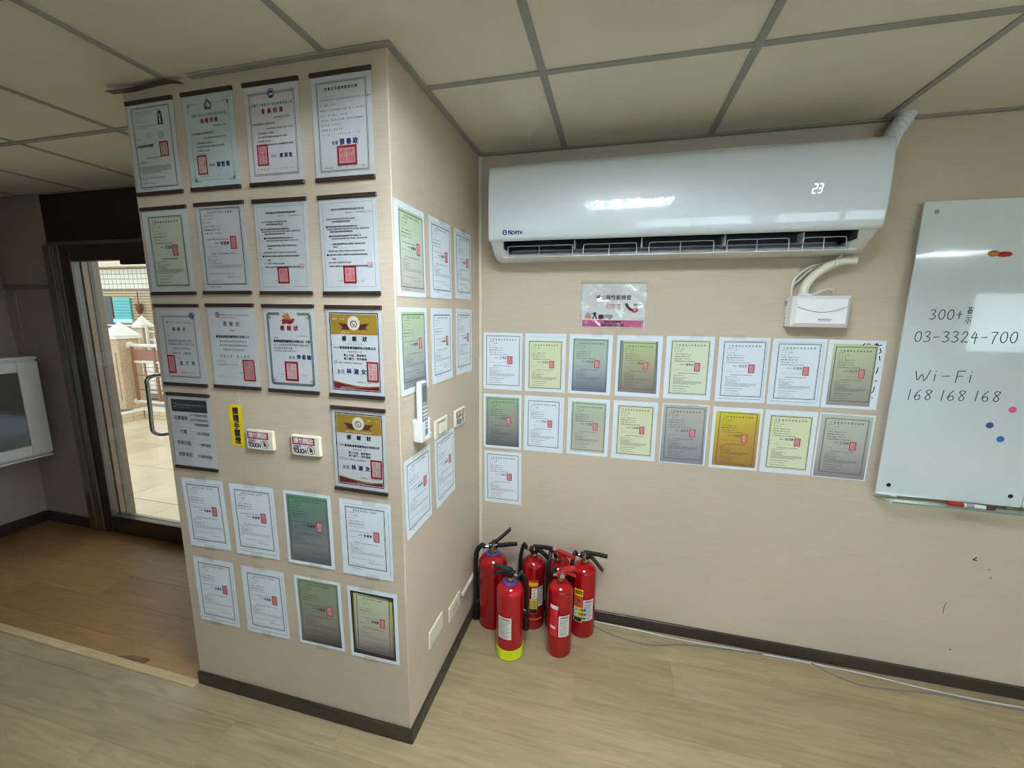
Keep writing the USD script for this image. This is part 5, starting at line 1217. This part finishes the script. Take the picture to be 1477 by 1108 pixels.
POSTERS = [
    ('p11', 'poster_paper', poster_licence, 'licence poster with a small dark-haired portrait photo, leftmost of the top row'),
    ('p12', 'poster_mint', poster_mint, 'pale mint poster with a house emblem in the top row'),
    ('p13', 'poster_pale', poster_member, 'membership poster with a round navy emblem and red title in the top row'),
    ('p14', 'poster_paper', poster_register, "registration poster with a large pink-red seal at the column's top right corner"),
    ('p21', 'poster_paper', 'green', 'poster with a pale yellow-green certificate between brown rails, leftmost in the second row'),
    ('p22', 'poster_paper', poster_blank_cert, 'white certificate poster between brown rails, second from the left in the second row'),
    ('p23', 'poster_paper', lambda f: poster_deposit(f), 'text poster with black check squares and red seal, third in the second row'),
    ('p24', 'poster_paper', lambda f: poster_deposit(f, True), 'text poster with black check squares at the right end of the second row'),
    ('p31', 'poster_pale', lambda f: poster_thanks(f, 'blue'), 'blue-bordered appreciation poster, leftmost of the third row'),
    ('p32', 'poster_paper', lambda f: poster_thanks(f, 'plain'), 'plain grey-lettered appreciation poster with red seal at its lower right'),
    ('p33', 'poster_paper', lambda f: poster_thanks(f, 'dove'), 'appreciation poster with a red and orange dove and scrollwork border'),
    ('p34', 'poster_paper', lambda f: poster_thanks(f, 'gold'), 'upper of the two gold and maroon appreciation posters on the column front'),
    ('p41', 'poster_paper', poster_price, 'grey price list poster with a dark banner at the left edge of the column front'),
    ('p44', 'poster_paper', lambda f: poster_thanks(f, 'gold'), 'lower of the two gold and maroon appreciation posters on the column front'),
]
for n, (key, pm, draw, label) in enumerate(POSTERS):
    x, y, a = POS[key]
    t = thing('hanging_poster', label, 'poster', None, sheet_xf('F', x, y, a))
    RH = .0125; ph = PH_ - .006; bend = mk_bend(n + 200, .0016, 0.)
    part('paper', paper_mesh(PW_ - .004, ph, bend, base=.0016), pm, t)
    S = Sheet(PW_ - .004, ph)
    f = S.frame(0, .025, 1, .975)
    if draw == 'green':
        tint_panel(S.frame(), Q(.10, .09, .90, .92), [(0, (206, 214, 184)), (1, (204, 210, 188))], t, bend, .0021); fr = S.frame(.135, .10, .875, .90)
        cert_estate(fr)
    else:
        draw(f)
    S.emit(t, .0022 if draw == 'green' else .0020, bend)
    cov = MB().box((-PW_ / 2 + .002, -PH_ / 2 + RH - .002, .0058), (PW_ / 2 + .003, PH_ / 2 - RH + .002, .0061))
    part('clear_cover', cov, 'film', t)
    for s_ in (1, -1):
        yc = s_ * (PH_ / 2 - RH / 2); part('brown_rail', MB().box((-PW_ / 2, yc - RH / 2, .0006), (PW_ / 2, yc + RH / 2, .0085), .0012), 'rail', t)

# ---- plastic sleeve notice under the air conditioner
sn = thing('sleeve_notice', 'pink-footed notice in a crinkled clear plastic sleeve under the air conditioner', 'notice', None, place((.670, 0, 1.6855), basis=BACK_B))
SW, SH = .310, .212
bend = mk_bend(401, .0016, 0)
part('paper', paper_mesh(.297, .206, bend, base=.0008), 'sign_paper', sn)
S = Sheet(.297, .206); f = S.frame()
f.text('滅火器性能檢查', .5, .255, .115, 'ink_black', 'title_lettering', 'c', width=.56, bold=1); f.text('已完成', .5, .455, .115, 'ink_red', 'subtitle_lettering', 'c', width=.23, res=40); f.text('完成', .575, .455, .125, 'ink_red', 'red_lettering', 'c', width=.0001) if 0 else None
f.poly(Point(.835, .60).buffer(.052, 12), 'seal_red', 'red_figure'); f.poly(Polygon([(.72, .47), (.70, .52), (.75, .60), (.80, .62), (.81, .57), (.76, .53)]), 'ribbon', 'red_figure'); f.poly(Point(.845, .475).buffer(.03, 10), 'ink_taupe', 'grey_head'); f.poly(Polygon([(.68, .455), (.72, .43), (.745, .50), (.70, .52)]), 'slate', 'grey_nozzle')
f.poly(Polygon([(.055, .80), (.06, .72), (.10, .64), (.13, .66), (.155, .72), (.165, .80)]), 'smoke', 'smoke_cloud'); f.poly(Polygon([(.05, .80), (.08, .745), (.14, .75), (.17, .80)]), 'orange', 'flame', 3)
f.poly(union_all([Polygon([(.19, .645), (.25, .66), (.215, .70)]), Polygon([(.175, .67), (.24, .68), (.24, .72), (.21, .72)]), LineString([(.215, .71), (.19, .80)]).buffer(.010), LineString([(.22, .71), (.25, .80)]).buffer(.010), LineString([(.20, .69), (.155, .68)]).buffer(.006)]), 'ink_black', 'fire_fighter')
f.rect(.28, .70, .36, .80, 'ink_black', 'truck_cab'); f.rect(.355, .70, .50, .785, 'smoke', 'truck_body'); f.rect(.28, .775, .36, .80, 'seal_red', 'truck_bumper', 3); f.poly(Polygon([(.29, .80), (.325, .80), (.31, .83)]), 'ink_red', 'truck_wheel'); f.poly(Polygon([(.43, .79), (.48, .79), (.455, .82)]), 'ink_red', 'truck_wheel#2')
f.rect(.02, .83, .98, .985, 'pink_band', 'pink_band', 2); f.text('消防安全設備檢修', .5, .840, .060, 'ink_black', 'foot_lettering', 'c', width=.27, bold=1, lev=3, res=24); f.text('桃園市消防設備師公會會員', .5, .915, .060, 'ink_black', 'foot_lettering', 'c', width=.36, bold=1, lev=3, res=24)
S.emit(sn, .0012, bend)
# crinkled clear front film
nx, ny = 44, 30; U, V = np.meshgrid(np.linspace(-SW / 2, SW / 2, nx), np.linspace(-SH / 2, SH / 2, ny), indexing='ij'); U, V = U.ravel(), V.ravel()
nz = meshkit.fbm(np.column_stack([U * 15 + V * 12, V * 11 - U * 7, 0 * U]) + 3, 3, 5); cre = np.abs(meshkit.noise(np.column_stack([U * 14 + V * 18, V * 4 - U * 3, 0 * U + 2]), 9) - .5)
Zf = .0075 + .022 * (nz - .5) + .006 * np.clip(.10 - cre, 0, .10) / .10; Zf = np.clip(Zf, .0030, .0150)
i = np.arange(nx * ny).reshape(nx, ny); a_, b_, c_, d_ = i[:-1, :-1].ravel(), i[1:, :-1].ravel(), i[1:, 1:].ravel(), i[:-1, 1:].ravel()
part('clear_sleeve', (np.column_stack([U, V, Zf]), np.vstack([np.stack([a_, b_, c_], 1), np.stack([a_, c_, d_], 1)])), 'sleeve', sn, smooth=True)
pst = sbox(-SW / 2, SH / 2 + .0005, SW / 2, SH / 2 + .012)
for k, x in enumerate((-.143, -.122, -.108, -.085, -.06, -.042, 0, .04, .06, .085, .11, .125)):
    pst = pst.difference(Point(x, SH / 2 + .0065).buffer(.0022, 6))
part('punched_strip', MB().flat(pst, .0012, .0018), 'tape', sn); part('strip_edge', MB().box((-SW / 2, SH / 2 - .001, .0008), (SW / 2, SH / 2 + .0004, .004)), 'ink_grey', sn)

# ------------------------------------------------------------------ glass writing boards
BX0, BX1, BZ0, BZ1, BY = 1.818, 2.316, .890, 2.084, -.036


def glass_board(x0, x1, label, name='glass_writing_board'):
    t = thing(name, label, 'writing board')
    sh = sbox(x0, BZ0, x1, BZ1).buffer(-.008).buffer(.008)
    m_ = trimesh.creation.extrude_polygon(sh, .0058, engine='earcut'); v = np.array(m_.vertices)
    part('glass_panel', (np.column_stack([v[:, 0], BY + .0065 - v[:, 2], v[:, 1]]), m_.faces[:, ::-1]), 'board_white', t)
    part('back_paint', MB().box((x0 + .003, BY + .0066, BZ0 + .003), (x1 - .003, BY + .0082, BZ1 - .003)), 'board_edge', t)
    for i, (x, z) in enumerate(((x0 + .043, BZ1 - .038), (x1 - .041, BZ1 - .038), (x0 + .042, BZ0 + .044), (x1 - .041, BZ0 + .044))):
        mt = 'chrome' if z > 1.5 else 'black_plastic'
        part('standoff_cap', MB().lathe([(0, -.0095), (.006, -.009), (.0085, -.0065), (.0085, 0), (0, 0)], (x, BY + .0005, z), 18, 1), mt, t, smooth=40)
        part('standoff_post', MB().tube([(x, BY + .0083, z), (x, -.0005, z)], .006, 12), 'steel_dark', t)
    return t


wb = glass_board(BX0, BX1, 'white glass writing board with handwritten numbers and three magnets')
glass_board(BX1 + .0025, BX1 + .62, 'blank white glass writing board cut off by the right edge of the photo')
CH = {'0': [[(.5, 1), (.15, .75), (.08, .35), (.35, .02), (.75, .1), (.92, .5), (.8, .9), (.5, 1)]], '1': [[(.62, 1), (.42, 0)]], '2': [[(.12, .75), (.35, 1), (.7, .92), (.72, .65), (.1, .05), (.5, .08), (.92, .02)]],
      '3': [[(.1, .88), (.4, 1), (.78, .9), (.65, .65), (.38, .52), (.78, .42), (.85, .2), (.5, .02), (.05, .08)]], '4': [[(.45, 1), (.1, .42), (.95, .45)], [(.68, .8), (.6, -.1)]], '6': [[(.72, 1), (.3, .65), (.12, .25), (.4, 0), (.78, .15), (.72, .42), (.4, .46), (.18, .3)]],
      '7': [[(.08, .9), (.85, .96), (.55, .5), (.42, -.1)]], '8': [[(.85, .9), (.5, 1), (.2, .82), (.45, .58), (.8, .3), (.55, .02), (.2, .15), (.35, .45), (.75, .7), (.88, .95)]], '-': [[(.1, .45), (.85, .5)]], '+': [[(.1, .5), (.85, .52)], [(.5, .85), (.46, .12)]],
      'W': [[(.02, .85), (.22, .05), (.48, .6), (.7, .02), (1.0, .95)]], 'i': [[(.5, .62), (.45, 0)], [(.53, .9), (.55, .86)]], 'F': [[(.3, .9), (.2, -.05)], [(.25, .92), (1.0, .98)], [(.26, .48), (.85, .52)]],
      '票': [[(.2, .95), (.85, .97)], [(.25, .8), (.3, .6), (.78, .62), (.8, .82), (.25, .8)], [(.42, .95), (.42, .62)], [(.6, .95), (.6, .62)], [(.2, .48), (.82, .5)], [(.08, .36), (.95, .38)], [(.5, .36), (.5, .02), (.4, .06)], [(.28, .25), (.12, .08)], [(.72, .25), (.9, .1)]]}
wr = []


def hand(txt, x, z, h, adv, t=.0042, tilt=0.):
    for k, c in enumerate(txt):
        if c == ' ':
            x += adv * .75; continue
        w_ = adv * (.78 if c not in 'W' else 1.15) * (.62 if c in '1i' else 1)
        for s_ in CH[c]:
            p = bez([(u, v, 0) for u, v in s_], 5)[:, :2] if len(s_) > 2 and c not in '票+4F' else np.array(s_)
            wr.append(LineString([(x + u * w_, z + v * h + (x - 1.87) * tilt) for u, v in p]).buffer(t / 2, quad_segs=3))
        x += w_ + adv * .22 * (1 if c not in 'W' else .8)


LINES = []
for args, lab_ in ((('300+', 1.897, 1.638, .038, .0285, .0030), 'handwritten 300+'), (('票', 2.012, 1.622, .066, .030, .0022), 'handwritten character after 300+'), (('03-3324-700', 1.860, 1.548, .042, .0305, .0030, .012), 'handwritten telephone number'), (('Wi-Fi', 1.884, 1.390, .046, .043, .0030, .01), 'handwritten Wi-Fi'), (('168', 1.868, 1.310, .042, .0345, .0030, .03), 'first handwritten 168'), (('168', 1.979, 1.310, .042, .0345, .0030, .03), 'second handwritten 168'), (('168', 2.090, 1.310, .042, .0345, .0030, .03), 'third handwritten 168')):
    wr = []; hand(*args); LINES.append((wr, lab_))
for line_, lab_ in LINES:
    wm = MB()
    for g in line_:
        t_ = trimesh.creation.extrude_polygon(g, .0003, engine='earcut'); v = np.array(t_.vertices); wm.add(np.column_stack([v[:, 0], BY + .0005 - v[:, 2], v[:, 1]]), t_.faces)
    part('marker_writing', wm, 'marker_ink', wb, label=lab_)
for nm_, x, z, mt in (('pink', 2.221, 1.290, 'magnet_pink'), ('violet', 2.160, 1.222, 'magnet_violet'), ('blue', 2.203, 1.168, 'magnet_blue')):
    t = thing('round_magnet', f'round {nm_} magnet on the glass writing board', 'magnet', None, place((x, BY + .0003, z)))
    part('cap', MB().lathe([(0, -.011), (.008, -.0105), (.0115, -.0085), (.0125, -.005), (.0125, 0), (0, 0)], (0, 0, 0), 24, 1), mt, t, smooth=50)
t = thing('hair_clip', 'small amber and crimson clip stuck near the top of the writing board', 'clip', None, place((2.080, BY + .0003, 1.884)))
def blob(cx, cz, rx, rz, ry):
    s_ = trimesh.creation.icosphere(3); v = np.array(s_.vertices) * [rx, ry, rz]; v[:, 1] = np.minimum(v[:, 1], 0) * 1.0; return v + [cx, 0, cz], s_.faces
part('amber_end', MB().add(*blob(-.018, .003, .018, .0115, .008)), 'amber', t, smooth=True); part('crimson_end', MB().add(*blob(.014, -.001, .024, .010, .011)), 'crimson', t, smooth=True)
# glass pen tray with a clipped corner
ty = thing('glass_pen_tray', 'clear green-tinted glass pen tray under the writing board', 'tray')
tp = Polygon([(1.815, -.012), (1.815, -.045), (1.850, -.088), (2.94, -.088), (2.94, -.012)])
m_ = trimesh.creation.extrude_polygon(tp, .006, engine='earcut'); v = np.array(m_.vertices); part('tray_plate', (v + [0, 0, .876], m_.faces), 'tray_glass', ty)
eg = MB().box((1.851, -.0898, .8762), (2.94, -.0881, .8818)); part('front_edge', eg, 'board_edge', ty)
for x in (1.90, 2.30, 2.75):
    part('tray_bracket', MB().box((x - .012, -.0115, .868), (x + .012, -.0005, .890), .002), 'chrome', ty)
mk = thing('marker_pen', 'red-capped whiteboard marker lying on the glass tray', 'marker', None, place((2.052, -.066, .8915), -.10))
part('cap', MB().lathe([(0, 0), (.007, .001), (.0088, .006), (.0092, .046), (.0085, .050), (0, .0501)], (0, 0, 0), 20, 0), 'lever_red', mk, smooth=40)
part('barrel', MB().lathe([(0, .0502), (.0082, .0503), (.0085, .118), (0, .1181)], (0, 0, 0), 20, 0), 'label_white', mk, smooth=40)
part('barrel_print', MB().lathe([(.0087, .058), (.0087, .082)], (0, 0, 0), 20, 0), 'smoke', mk, smooth=40)
part('end_plug', MB().lathe([(0, .1182), (.0085, .1183), (.008, .142), (.006, .148), (0, .1485)], (0, 0, 0), 20, 0), 'ribbon', mk, smooth=40)

# ------------------------------------------------------------------ fire extinguishers in the corner
def cyl_patch(r, th0, th1, z0, z1, n=14):
    th = np.linspace(th0, th1, n); V = np.vstack([np.column_stack([r * np.cos(th), r * np.sin(th), np.full(n, z)]) for z in (z0, z1)])
    F = np.array([[k, k + 1, n + k + 1, n + k] for k in range(n - 1)]); return V, F


def cyl_text(t, r, th0, th1, z0, z1, draw, w_=None):
    """flat print wrapped round the cylinder; theta falls from left to right as seen from outside"""
    w_ = abs(th1 - th0) * r; S_ = Sheet(w_, z1 - z0); S_.cell = .006; draw(S_.frame())
    for nm_, mt in S_.order:
        V_, F_, _, lev = S_.L[(nm_, mt)]; v = np.vstack(V_); th = th0 + (v[:, 0] / w_ + .5) * (th1 - th0); rr_ = r + .0003 + .0002 * lev
        part(nm_, (np.column_stack([rr_ * np.cos(th), rr_ * np.sin(th), (z0 + z1) / 2 + v[:, 1]]), np.vstack(F_)), mt, t)


def extinguisher(label, x, y, r, zs, zt, red, lever_dir, lever_mat='black_plastic', hose=None, collar=None, raise_=(8, -38), horn=None, lever_len=.105, band=None, pin=True):
    """zs: shoulder height, zt: top of the dome; lever_dir in degrees from +x"""
    t = thing('fire_extinguisher', label, 'fire extinguisher', None, place((x, y, 0)))
    b0 = .058 if band else 0.
    dome = [(r * math.cos(a), zs + (zt - zs) * math.sin(a)) for a in np.linspace(.12, 1.30, 12)]
    pr = [(0, .0015), (r - .010, .0015), (r - .003, .004), (r, .012)] if not band else [(r, b0)]
    part('cylinder', MB().lathe(pr + [(r, zs * .4), (r, zs * .8), (r, zs)] + dome + [(.020, zt + .001), (0, zt + .001)], n=48), red, t, smooth=35)
    if band:
        part('lime_band', MB().lathe([(0, .0005), (r - .006, .0005), (r + .0008, .005), (r + .0012, b0), (r, b0 + .0003)], n=48), band, t, smooth=35, label='lime yellow base band')
    if collar:
        a_ = np.linspace(0, 2 * np.pi, 17)[:-1]
        part('collar_ring', MB().lathe([(.0325, zt - .010), (.036, zt - .007), (.036, zt - .001), (.029, zt + .003), (.021, zt + .002)], n=30), collar, t, smooth=30, label='violet collar ring')
    part('neck', MB().lathe([(.0185, zt + .0015), (.0185, zt + .010), (.0155, zt + .012), (.0155, zt + .022), (0, zt + .0225)], n=24), 'brass', t, smooth=30)
    d_ = math.radians(lever_dir); ca, sa = math.cos(d_), math.sin(d_); R_ = np.array([[ca, -sa, 0], [sa, ca, 0], [0, 0, 1]])
    def loc(m_):
        v, f_ = m_.get(); return v @ R_.T + [0, 0, zt + .022], f_
    part('valve_block', loc(MB().box((-.022, -.014, .0006), (.024, .014, .028), .004)), 'black_plastic' if lever_mat != 'lever_red' else 'lever_red', t)
    part('valve_outlet', loc(MB().tube([(-.0205, 0, .010), (-.040, 0, .012)], .0085, 12)), 'chrome', t); part('pressure_gauge', loc(MB().lathe([(0, .0122), (.012, .0122), (.012, .023), (0, .023)], (0, 0, .012), 20, 1)), 'chrome', t)
    def bar(pts, w0, w1, th):
        pts = np.array(pts); m_ = MB(); n_ = len(pts)
        for k in range(n_ - 1):
            wa, wb_ = np.interp([k, k + 1], [0, n_ - 1], [w0, w1]); h = []
            for p, w_ in ((pts[k], wa), (pts[k + 1], wb_)):
                for sy in (-1, 1):
                    for sz in (-.5, .5):
                        h.append([p[0], sy * w_ / 2, p[2] + sz * th])
            hh = trimesh.Trimesh(h).convex_hull; m_.add(hh.vertices, hh.faces)
        return m_
    up, lo = (math.radians(q) for q in raise_); L = lever_len
    part('squeeze_lever', loc(bar([(-.006, 0, .030), (.02, 0, .033 + .01 * math.sin(up)), (.02 + (L - .02) * .55 * math.cos(up), 0, .034 + (L - .02) * .55 * math.sin(up)), (.02 + (L - .02) * math.cos(up), 0, .034 + (L - .02) * math.sin(up) - .004)], .026, .022, .011)), lever_mat, t)
    part('carry_handle', loc(bar([(.022, 0, .018), (.038, 0, .014), (.038 + (L - .035) * .6 * math.cos(lo), 0, .012 + (L - .035) * .6 * math.sin(lo)), (.038 + (L - .035) * math.cos(lo), 0, .012 + (L - .035) * math.sin(lo) - .003)], .026, .022, .011)), lever_mat, t)
    if pin:
        a_ = np.linspace(0, 2 * np.pi, 18); part('pin_ring', loc(MB().tube(np.column_stack([.004 + .010 * np.cos(a_), -.020 + 0 * a_, .030 + .010 * np.sin(a_)]), .0013, 6, False)), 'chrome', t)
        part('seal_tie', loc(MB().tube(bez([(.004, -.0135, .03), (.008, -.018, .012), (.014, -.020, -.006)], 5), .0011, 5)), 'white_plastic', t)
    if hose is not None:
        a_ = math.radians(hose['ang']); o = np.array([math.cos(a_), math.sin(a_), 0]); s0 = R_ @ np.array([-.040, 0, .012]) + [0, 0, zt + .022]; rh = r + hose.get('gap', .012); zb = hose.get('zb', .10)
        pts = [s0, s0 + (o * rh - [s0[0], s0[1], 0]) * .45 + [0, 0, hose.get('lift', .012)], o * rh * .97 + [0, 0, zt - .012], o * (rh + .002) + [0, 0, zs - .06], o * rh + [0, 0, (zs + zb) / 2], o * rh + [0, 0, zb + .06]]
        part('hose', MB().tube(bez(pts, 8), hose.get('r', .0095), 12), 'black_rubber', t, smooth=50)
        e = o * rh; part('nozzle', MB().tube([e + [0, 0, zb + .075], e + [0, 0, zb + .05], e + [0, 0, zb], e + [0, 0, zb - .002]], [.0112, .0125, hose.get('rn', .014), hose.get('rn', .014) * .8], 14), 'black_plastic', t, smooth=40)
        part('hose_clip', MB().tube([o * (r + .0005) + [0, 0, zb + .10], o * (rh + .003) + [0, 0, zb + .10]], .0135, 10), 'black_plastic', t)
    return t


def face(x, y):
    return math.atan2(CAM_P[1] - y, CAM_P[0] - x)


def label_text(n, mat='ink_grey', head=True):
    def d(f):
        if head:
            f.text('滅火器性能檢查', .5, .05, .085, 'ink_black', 'label_lettering', 'c', width=.72, res=24)
        for k in range(n):
            f.text(('檢修廠商名稱地址電話實施日期製造年月日下次性能檢查日期流水編號消防安全設備' * 2)[k * 3:k * 3 + 12], .08, .19 + .76 * k / n, .60 / n * .9, mat, 'label_lettering', width=.84 - .2 * ((k * 7) % 3) / 2, res=16)
    return d


# big one at the back left
eA = extinguisher('tallest red fire extinguisher, its black lever raised, at the back left of the group', .122, -.150, .0745, .345, .405, 'ext_red2', 20, hose=dict(ang=188, zb=.012, r=.0125, rn=.018, gap=.016, lift=.0), collar='violet', raise_=(46, 6), lever_len=.125)
# front left, lime base
xB, yB = .261, -.322; fB = face(xB, yB)
eB = extinguisher('red fire extinguisher with a lime yellow base band at the front left', xB, yB, .0660, .335, .385, 'ext_red', 172, hose=dict(ang=8, zb=.13, gap=.013), collar='violet', raise_=(4, -22), band='lime', lever_len=.085)
part('white_label', cyl_patch(.0665, fB - .95, fB + .10, .118, .232), 'label_white', eB); cyl_text(eB, .0665, fB - .95, fB + .10, .118, .232, label_text(11))
# back middle
xC, yC = .333, -.108; fC = face(xC, yC)
eC = extinguisher('red fire extinguisher with an orange, white and yellow picture label behind the lime-banded one', xC, yC, .0600, .345, .392, 'ext_red2', -6, hose=dict(ang=178, zb=.12, lift=.022), raise_=(8, -34), lever_len=.10)
part('picture_label', cyl_patch(.0605, fC - .35, fC + .42, .10, .292), 'ext_red2', eC)
def lab_c(f):
    f.border(0, 0, 1, 1, .0018, 'orange', 'label_border'); f.rect(.04, .03, .96, .22, 'label_orange', 'orange_field'); f.rect(.30, .235, .96, .55, 'label_white', 'white_field'); f.rect(.10, .56, .96, .86, 'label_yellow', 'yellow_field'); f.rect(.10, .87, .96, .97, 'ink_black', 'black_field')
    for k in range(3):
        f.disc(.60, .29 + .095 * k, .07, 'ink_black', 'pictogram', 3); f.rect(.42, .305 + .095 * k, .52, .325 + .095 * k, 'ink_black', 'pictogram', 3)
    for k in range(4):
        f.text('使用方法拉安全梢', .2, .60 + .062 * k, .05, 'ink_grey', 'label_lettering', width=.6, lev=3)
    f.text('乾粉滅火器', .5, .07, .11, 'label_yellow', 'label_lettering', 'c', width=.8, bold=1, lev=3)
cyl_text(eC, .0605, fC - .35, fC + .42, .10, .292, lab_c)
part('white_label', cyl_patch(.0604, fC + .47, fC + 1.0, .14, .25), 'label_white', eC); cyl_text(eC, .0604, fC + .47, fC + 1.0, .14, .25, label_text(8)); part('paper_band', cyl_patch(.0603, fC - .9, fC + .9, .062, .070, 20), 'orange', eC)
# hidden middle one with red lever
eD = extinguisher('mostly hidden red fire extinguisher with a red lever in the middle of the corner group', .4585, -.088, .0615, .325, .375, 'ext_red2', -32, 'lever_red', hose=dict(ang=236, zb=.11, lift=.02), raise_=(6, -36), lever_len=.098)
xD, yD = .4585, -.088; fD = face(xD, yD)
part('white_label', cyl_patch(.0620, fD - .9, fD - .55, .20, .25), 'label_white', eD)
part('chain_print', MB().add(*cyl_patch(.0619, fD - .98, fD - .94, .05, .052)).add(*cyl_patch(.0619, fD - .98, fD - .94, .08, .084)).add(*cyl_patch(.0619, fD - .98, fD - .94, .11, .114)).add(*cyl_patch(.0619, fD - .98, fD - .94, .14, .144)).add(*cyl_patch(.0619, fD - .98, fD - .94, .17, .174)), 'label_white', eD)
# front right, red lever
xE, yE = .493, -.250; fE = face(xE, yE)
eE = extinguisher('red fire extinguisher with a red lever and white label at the front of the group', xE, yE, .0615, .328, .378, 'ext_red', 24, 'lever_red', hose=dict(ang=120, zb=.12, lift=.012), raise_=(2, -24), lever_len=.075)
part('white_tag', cyl_patch(.0620, fE - .78, fE - .12, .262, .282), 'label_white', eE); part('red_label', cyl_patch(.0619, fE - .80, fE - .14, .120, .258), 'label_red', eE); part('white_tag', cyl_patch(.0622, fE - .76, fE - .30, .158, .172), 'label_white', eE)
part('white_label', cyl_patch(.0620, fE - .05, fE + .85, .120, .232), 'label_white', eE); cyl_text(eE, .0620, fE - .05, fE + .85, .120, .232, label_text(13, 'ink_grey'))
# right end
xF, yF = .594, -.094; fF = face(xF, yF)
eF = extinguisher('red fire extinguisher with yellow and orange label at the right end of the group', xF, yF, .0640, .345, .392, 'ext_red', -8, hose=dict(ang=214, zb=.14, lift=.02, gap=.011), raise_=(4, -44), lever_len=.115)
part('picture_label', cyl_patch(.0645, fF - .70, fF + .02, .095, .278), 'label_orange', eF)
def lab_f(f):
    f.rect(0, 0, 1, .20, 'label_yellow', 'yellow_field'); f.text('10型3', .5, .03, .14, 'ink_black', 'label_lettering', 'c', width=.8, bold=1, lev=3, res=24)
    f.disc(.60, .36, .20, 'label_blue', 'blue_disc', 3); f.poly(Polygon([(.56, .34), (.62, .30), (.64, .36), (.58, .40)]), 'ink_black', 'blue_disc_mark', 4); f.rect(0, .55, .5, 1, 'label_white', 'white_field'); f.rect(.5, .55, 1, 1, 'label_yellow', 'yellow_field')
    for k in range(3):
        f.poly(Polygon([(.12, .62 + .12 * k), (.42, .58 + .12 * k), (.30, .66 + .12 * k)]), 'ink_black', 'pictogram', 3); f.text('拉瞄壓', .55, .58 + .13 * k, .07, 'ink_black', 'label_lettering', lev=3, bold=1)
    f.rect(.10, .86, .9, .98, 'ink_black', 'pictogram', 3)
cyl_text(eF, .0645, fF - .70, fF + .02, .095, .278, lab_f)
part('white_label', cyl_patch(.0645, fF + .05, fF + .95, .105, .222), 'label_white', eF); cyl_text(eF, .0645, fF + .05, fF + .95, .105, .222, label_text(12))

# ------------------------------------------------------------------ cables, wedge, wall marks, thread
k1 = thing('floor_cable', 'grey cable wandering on the floor along the back wall, bulging into the room', 'cable')
part('cord', MB().tube(bez([(.62, -.022, .0035), (.70, -.075, .0035), (.811, -.104, .0035), (.947, -.110, .0035), (1.118, -.062, .0035), (1.346, -.040, .0035), (1.567, -.020, .0035), (1.67, -.024, .0035), (1.748, -.071, .0035), (1.843, -.104, .0035), (1.981, -.095, .0035), (2.148, -.072, .0035), (2.271, -.074, .0035), (2.456, -.070, .0035), (2.9, -.05, .0035)], 8), .003, 8), 'grey_cable', k1, smooth=60)
k2 = thing('floor_cable', 'grey cable lying close against the skirting of the back wall', 'cable')
part('cord', MB().tube(bez([(.62, -.017, .0032), (.9, -.026, .0032), (1.12, -.036, .0032), (1.35, -.030, .0032), (1.58, -.0275, .0032), (1.75, -.030, .0032), (1.907, -.034, .0032), (2.108, -.052, .0032), (2.30, -.059, .0032), (2.46, -.055, .0032), (2.9, -.035, .0032)], 8), .0026, 8), 'wrap', k2, smooth=60)
wg = thing('wooden_wedge', 'dark splintered wooden wedge lying against the edge strip', 'wedge')
v = np.array([(-1.60, -.8345, -.0155), (-1.41, -.8345, -.0155), (-1.395, -.800, -.0155), (-1.47, -.808, -.0155), (-1.60, -.8345, -.010), (-1.44, -.8335, .006), (-1.405, -.805, .000), (-1.475, -.812, .003)])
hh = trimesh.Trimesh(v).convex_hull; part('chip', (hh.vertices, hh.faces), 'wedge_wood', wg)
for k, (pts, w_) in enumerate((([(2.228, .623), (2.236, .632), (2.232, .626)], .006), ([(2.287, .587), (2.290, .586)], .004), ([(2.298, .549), (2.301, .548)], .004), ([(2.166, .405), (2.162, .378), (2.163, .352)], .0022), ([(2.214, .178), (2.218, .183)], .004), ([(2.226, .621), (2.240, .620)], .004))):
    g = LineString(pts).buffer(w_ / 2, quad_segs=2); t_ = trimesh.creation.extrude_polygon(g, .0003, engine='earcut'); v = np.array(t_.vertices)
    part('wall_scuff', (np.column_stack([v[:, 0], -.0003 - v[:, 2], v[:, 1]]), t_.faces), 'stain', '/World', label=['triangular chip mark on the lower back wall under the marker pen', 'upper of two tiny dots on the lower right back wall', 'lower of two tiny dots on the lower right back wall', 'thin upright scratch on the lower right back wall', 'small dark speck low on the right of the back wall', 'short dash under the triangular chip mark'][k], cat='scuff mark')
th = thing('loose_thread', 'tiny pale thread hanging from the ceiling above the left of the air conditioner', 'thread')
part('strand', MB().tube(bez([(.325, -.230, H + .004), (.300, -.205, H - .006), (.285, -.185, H - .014), (.279, -.165, H - .022), (.284, -.155, H - .028)], 6), .0012, 5), 'white_plastic', th)
